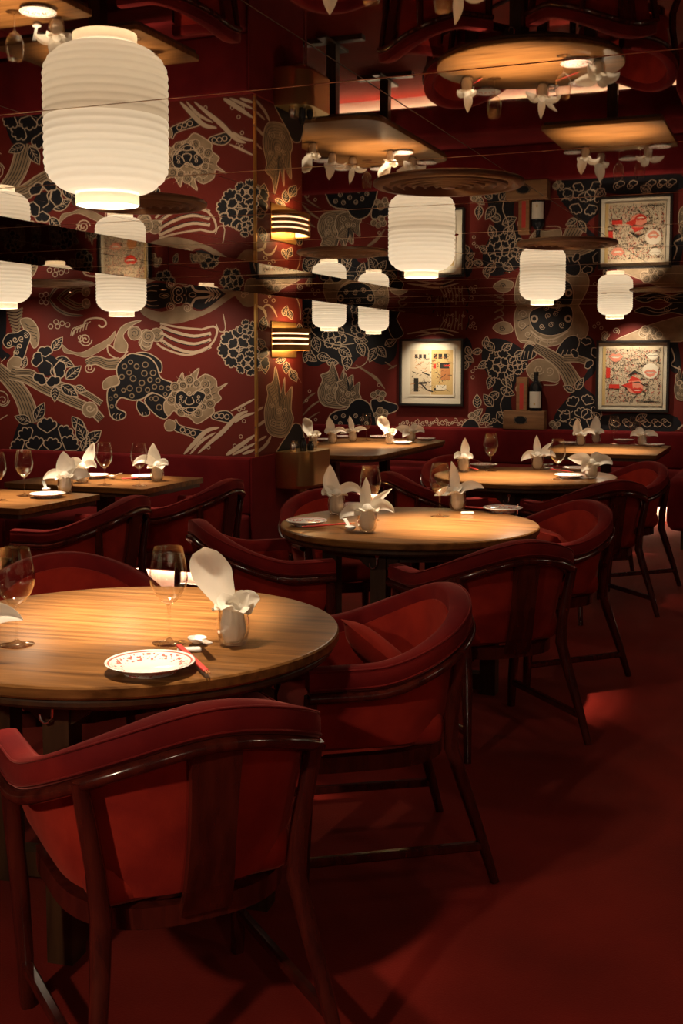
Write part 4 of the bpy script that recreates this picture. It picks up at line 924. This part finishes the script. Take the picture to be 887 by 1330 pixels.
# ------------------------------------------------------------------ framed pictures
def picture(cx, cz, label, seed, style):
    t = tag(empty('framed_picture', (cx, BACK_Y, cz)), label, 'picture'); S = .345; f = .022
    m = MB()
    for (a, b) in (((-S, -.05, -S), (S, 0, -S+f)), ((-S, -.05, S-f), (S, 0, S)), ((-S, -.05, -S+f), (-S+f, 0, S-f)), ((S-f, -.05, -S+f), (S, 0, S-f))): m.box(a, b)
    m.obj('frame', blackfr, t, None)
    MB().box((-S+f, -.012, -S+f), (S-f, -.004, S-f)).obj('mat_board', matb, t, None)
    MB().box((-S+f, -.044, -S+f), (S-f, -.0425, S-f)).obj('glazing', pane, t, None)
    R = random.Random(seed); mats = [artpap, artblk, artred, artpink, artyel, artbr, matb]; mb = MB(); mb.flat2d = True; lay = [-.0205]
    A = .25 if style == 0 else .285
    def quad(x0, x1, z0, z1, mi): lay[0] -= .000003; mb.add([(x0, lay[0], z0), (x1, lay[0], z0), (x1, lay[0], z1), (x0, lay[0], z1)], [(0, 1, 2, 3)], mi)
    def poly(P, mi): lay[0] -= .000003; mb.add([(p[0], lay[0], p[1]) for p in P], [tuple(x) for x in tessellate_polygon([[Vector((p[0], p[1], 0)) for p in P]])], mi)
    def stroke(P, w, mi):
        lay[0] -= .000003
        for i in range(len(P)-1):
            p, q = Vector(P[i]), Vector(P[i+1]); d = q-p
            if d.length < 1e-6: continue
            d.normalize(); o = Vector((-d.y, d.x))*w/2; mb.add([(v.x, lay[0], v.y) for v in (p+o, p-o, q-o, q+o)], [(0, 1, 2, 3)], mi)
    mb.box((-A, -.020, -A), (A, -.0121, A), 0 if style else 6)
    if style == 0:
        quad(.0, A-.02, -A+.02, A-.02, 4); quad(-A+.02, -.01, -A+.02, A-.02, 0)
        for (x0, x1, z0, z1, mi) in ((.1, .2, -.08, .05, 5), (.09, .19, .04, .10, 1), (-.19, -.14, -.20, -.06, 1), (-.12, -.05, -.12, -.10, 1), (.03, .12, -.19, -.16, 1), (.02, .05, .04, .09, 2), (.05, .16, -.18, -.13, 6), (.13, .2, .06, .08, 2)): quad(x0, x1, z0, z1, mi)
        for k in range(3): quad(-.18+k*.045, -.15+k*.045, .145, .185, 1); quad(.02+k*.055, .06+k*.055, .14, .19, 1)
        for k in range(170):
            x, z = R.uniform(-.2, .2), R.uniform(-.2, .2); stroke([(x, z), (x+R.uniform(-.05, .05), z+R.uniform(-.03, .03))], R.choice((.002, .003, .006)), R.choice((1, 1, 1, 5)))
        stroke([(-.13, -.1), (-.05, -.18), (.02, -.2)], .014, 1); stroke([(-.1, -.0), (-.02, -.03)], .014, 1)
    else:
        quad(-A, -A+.03, -A, A, 4)
        for k in range(1500):
            x, z = R.uniform(-.26, .26), R.uniform(-.26, .26); d = R.choice(((.0, .020), (.018, 0), (.012, .012), (.010, -.014)))
            stroke([(x, z), (x+d[0], z+d[1])], R.choice((.0025, .004)), 1 if R.random() > .16 else 2)
        def lips(x, z, w, h, mi, mi2=None):
            P = [(x-w, z), (x-.45*w, z+.55*h), (x, z+.35*h), (x+.45*w, z+.55*h), (x+w, z), (x+.5*w, z-.75*h), (x, z-h), (x-.5*w, z-.75*h)]; poly(P, mi)
            poly([(x-.75*w, z+.02*h), (x+.75*w, z+.02*h), (x+.3*w, z-.3*h), (x-.3*w, z-.3*h)], 6); stroke([(x-.8*w, z), (x+.8*w, z)], .004, 1)
        if style == 1:
            poly([(.03+.078*math.cos(k*PI/8), -.10+.072*math.sin(k*PI/8)) for k in range(16)], 3); poly([(-.10, -.09), (.0, -.05), (.01, -.13)], 2); poly([(-.04, -.05), (.08, -.04), (.06, -.02), (0, -.0)], 2)
            poly([(.17+.075*math.cos(k*PI/8), .05+.075*math.sin(k*PI/8)) for k in range(16)], 6); lips(.17, .04, .06, .05, 3); lips(-.16, .19, .07, .055, 3); lips(.05, -.13, .06, .04, 2)
            stroke([(-.02, -.07), (.06, -.055), (.12, -.09)], .010, 1); poly([(-.05, .0), (.02, .06), (.12, .0), (.04, .03)], 1); lips(.19, .20, .06, .045, 6); stroke([(-.02, .16), (.06, .16)], .008, 1); stroke([(.05, -.24), (.24, -.245)], .008, 1)
            quad(-.25, -.21, -.02, .08, 2); quad(-.22, -.12, -.12, -.08, 2)
        else:
            lips(-.08, .08, .09, .07, 2); lips(.12, -.08, .08, .06, 3); poly([(-.1+.07*math.cos(k*PI/6), -.12+.07*math.sin(k*PI/6)) for k in range(12)], 5)
    mb.obj('artwork', mats, t, None)
    # recessed spot added to brighten the picture; no fixture seen
    added_spot(cx, BACK_Y-.42, CEIL if cx > STEP_X else LOW, rad(33), PIC_W, 'added recessed spotlight above the '+('two-column framed print', 'framed print of red lips', 'framed print near the side wall')[style], rad(75))
for (x0, x1, y0, y1, lb, sd, st) in ((518, 601, 440, 528, 'black framed print with wide cream mat and two columns of small drawings', 3, 0), (774, 868, 443, 535, 'black framed print crowded with red lips and tiny black marks', 4, 1)):
    p, q = onY(x0, y0, BACK_Y-.05), onY(x1, y1, BACK_Y-.05); picture((p.x+q.x)/2, (p.z+q.z)/2, lb, sd, st)
picture(.50, 1.34, 'black framed print hung beyond the red lips picture toward the side wall', 9, 2)

# wine box with boxed bottle and bare bottle on the bench back
p, q = onY(655, 533, 11.28), onY(708, 557, 11.28); bx = (p.x+q.x)/2; bw = q.x-p.x; ZB = BACKTOP-.03; bh = p.z-ZB
t = tag(empty('wine_box', (bx, 11.30, ZB)), 'light wooden wine box with dark oval mark standing on the banquette back', 'box')
rbox(bw, .15, bh, .006, 2).obj('box_body', dwood, t, 40)
MB().lathe([(0, 0), (1, 0), (1, .012), (0, .012)], 32).obj('oval_mark', ink, t, 40, (-.03, -.0755, bh*.5))
ov = t.children[-1]; ov.scale = (.07, .042, .10); ov.rotation_euler = (PI/2, 0, 0)
m = MB(); m.cap0 = m.cap1 = False; m.lathe([(.84, 0), (.9, 0), (.9, .004), (.84, .004)], 32).obj('oval_rim', tan, t, 40, (-.03, -.0768, bh*.5)); ov = t.children[-1]; ov.scale = (.07, .042, .2); ov.rotation_euler = (PI/2, 0, 0)
p, q = onY(672, 490, 11.28), onY(684, 533, 11.28); zt = ZB+bh
t = tag(empty('bottle_carton', ((p.x+q.x)/2, 11.30, zt)), 'slim tan bottle carton with red stripe standing on the wine box', 'carton'); h = p.z-zt
rbox(q.x-p.x+.01, .09, h, .003, 1).obj('carton_body', dwood, t, 40); MB().box((-.02, -.0462, .015), (.02, -.0452, h*.82)).obj('stripe', redpaper, t, None)
p, q = onY(687, 483, 11.28), onY(704, 533, 11.28); h = p.z-zt; r = (q.x-p.x)/2*.95
t = tag(empty('wine_bottle', ((p.x+q.x)/2, 11.30, zt)), 'dark wine bottle with cream label standing on the wine box', 'bottle')
MB().lathe([(0, 0), (r*.96, 0), (r, .008), (r, h*.58), (r*.92, h*.66), (r*.5, h*.74), (r*.33, h*.78), (r*.31, h*.93)], 28).obj('bottle_body', botglass, t, 60)
MB().lathe([(r*.33, h*.90), (r*.37, h*.905), (r*.37, h*1.0), (0, h*1.0)], 24).obj('capsule', artblk, t.children[0], 60)
m = MB(); m.cap0 = m.cap1 = False; n = 14
m.add([((r+.0015)*math.cos(rad(-150+120*k/n)), (r+.0015)*math.sin(rad(-150+120*k/n)), z) for z in (h*.08, h*.50) for k in range(n+1)], [(k, k+1, n+2+k, n+1+k) for k in range(n)]).obj('label_paper', matb, t, 60)
m = MB(); m.add([((r+.0028)*math.cos(rad(-97+14*k/4)), (r+.0028)*math.sin(rad(-97+14*k/4)), z) for z in (h*.15, h*.21) for k in range(5)], [(k, k+1, 6+k, 5+k) for k in range(4)]).obj('label_mark', artyel, t, 60)

# ------------------------------------------------------------------ brass sconce and brass station on the pier end
sy0, sy1 = onX(352, 440, PIER_X).y, onX(384, 440, PIER_X).y; sz0, sz1 = onX(360, 464, PIER_X).z, onX(360, 418, PIER_X).z
t = tag(empty('wall_sconce', (PIER_X, (sy0+sy1)/2, sz0)), 'brass wall sconce with three glowing slots on the pier', 'sconce'); hw = (sy1-sy0)/2; hh = sz1-sz0
MB().box((0, -hw, 0), (.006, hw, hh)).obj('back_plate', brass, t, None)
def shield(z0, z1):
    m = MB(); n = 20; P = []
    for k in range(n+1):
        a = -PI/2+PI*k/n; c, s = math.cos(a), math.sin(a); P.append((.008+.155*abs(c)**.55, hw*math.copysign(abs(s)**.75, s)))
    vs = [(x, y, z) for z in (z0, z1) for x, y in P]+[(x*.965, y*.97, z) for z in (z0, z1) for x, y in P]; N = n+1
    fs = [(k, k+1, N+k+1, N+k) for k in range(n)]+[(2*N+k+1, 2*N+k, 3*N+k, 3*N+k+1) for k in range(n)]+[(k+1, k, 2*N+k, 2*N+k+1) for k in range(n)]+[(N+k, N+k+1, 3*N+k+1, 3*N+k) for k in range(n)]+[(0, N, 3*N, 2*N), (n, N+n, 3*N+n, 2*N+n)]
    return m.add(vs, fs)
zz = [.20, .355, .400, .505, .550, .645, .690, .82]
for k in range(4): shield(zz[2*k]*hh, zz[2*k+1]*hh).obj('brass_band', brass, t, 50)
df = shield(.22*hh, .80*hh); df.v = [(x*.90+.004, y*.90, z) for x, y, z in df.v]; df.obj('diffuser', slotlight, t, 50)
lamp('sconce_bulb_top', 'POINT', (.06, 0, hh*.66), SCONCE_W, (1, .68, .32), .02, t); lamp('sconce_bulb_bottom', 'POINT', (.06, 0, hh*.34), SCONCE_W, (1, .68, .32), .02, t)

a, b = onX(358, 610, PIER_X+.012).y, 7.60; z1 = BACKTOP+.015; z0 = z1-.255
t = tag(empty('service_station', (PIER_X+.012, (a+b)/2, 0)), 'brass wall-mounted service tub with rounded corner on the pier end', 'cabinet'); hw = (b-a)/2
P = [(0, -hw), (.10, -hw)]+[(.10+.14*math.sin(rad(k*15)), -hw+.14-.14*math.cos(rad(k*15))) for k in range(1, 7)]+[(.24, hw-.03), (.21, hw), (0, hw)]
n = len(P); MB().add([(x, y, z0+.02) for x, y in P]+[(x, y, z1) for x, y in P]+[(x*.94, y*.94, z0) for x, y in P], [tuple(range(n, 2*n)), tuple(range(3*n-1, 2*n-1, -1))]+[(i, (i+1) % n, n+(i+1) % n, n+i) for i in range(n)]+[(2*n+i, 2*n+(i+1) % n, (i+1) % n, i) for i in range(n)]).obj('tub', dbrass, t, 35)
MB().tube([(.14, -hw+.12, z0-.001), (.14, -hw+.12, z0-.025)], .035, 16).obj('bottom_knob', dbrass, t, 50)
MB().tube([(.12, .05, 0), (.12, .05, z0)], .010, 12).obj('support_post', steel, t)
for k, (dx, dy, hgt, nm, mt, lb) in enumerate(((.10, -.14, .075, 'salt_shaker', steel, 'small steel shaker at the rounded end of the brass station'), (.15, -.08, .095, 'oil_bottle', botglass, 'small dark oil bottle in the middle of the brass station'), (.08, -.05, .07, 'spice_jar', glass, 'little clear jar at the wall side of the brass station'), (.17, .0, .065, 'sauce_pot', botglass, 'low dark sauce pot at the front of the brass station'), (.09, .05, .085, 'oil_bottle', botglass, 'small dark oil bottle near the wall end of the brass station'), (.16, .08, .06, 'spice_jar', glass, 'little clear jar at the square end of the brass station'))):
    o = MB().lathe([(0, 0), (.022, 0), (.024, .004), (.024, hgt*.6), (.016, hgt*.78), (.012, hgt*.86), (.014, hgt*.9), (.014, hgt), (0, hgt)], 20).obj(nm, mt, None, 50, (PIER_X+.012+dx, (a+b)/2+dy, z1)); tag(o, lb, 'condiment', 'condiments on the brass station')
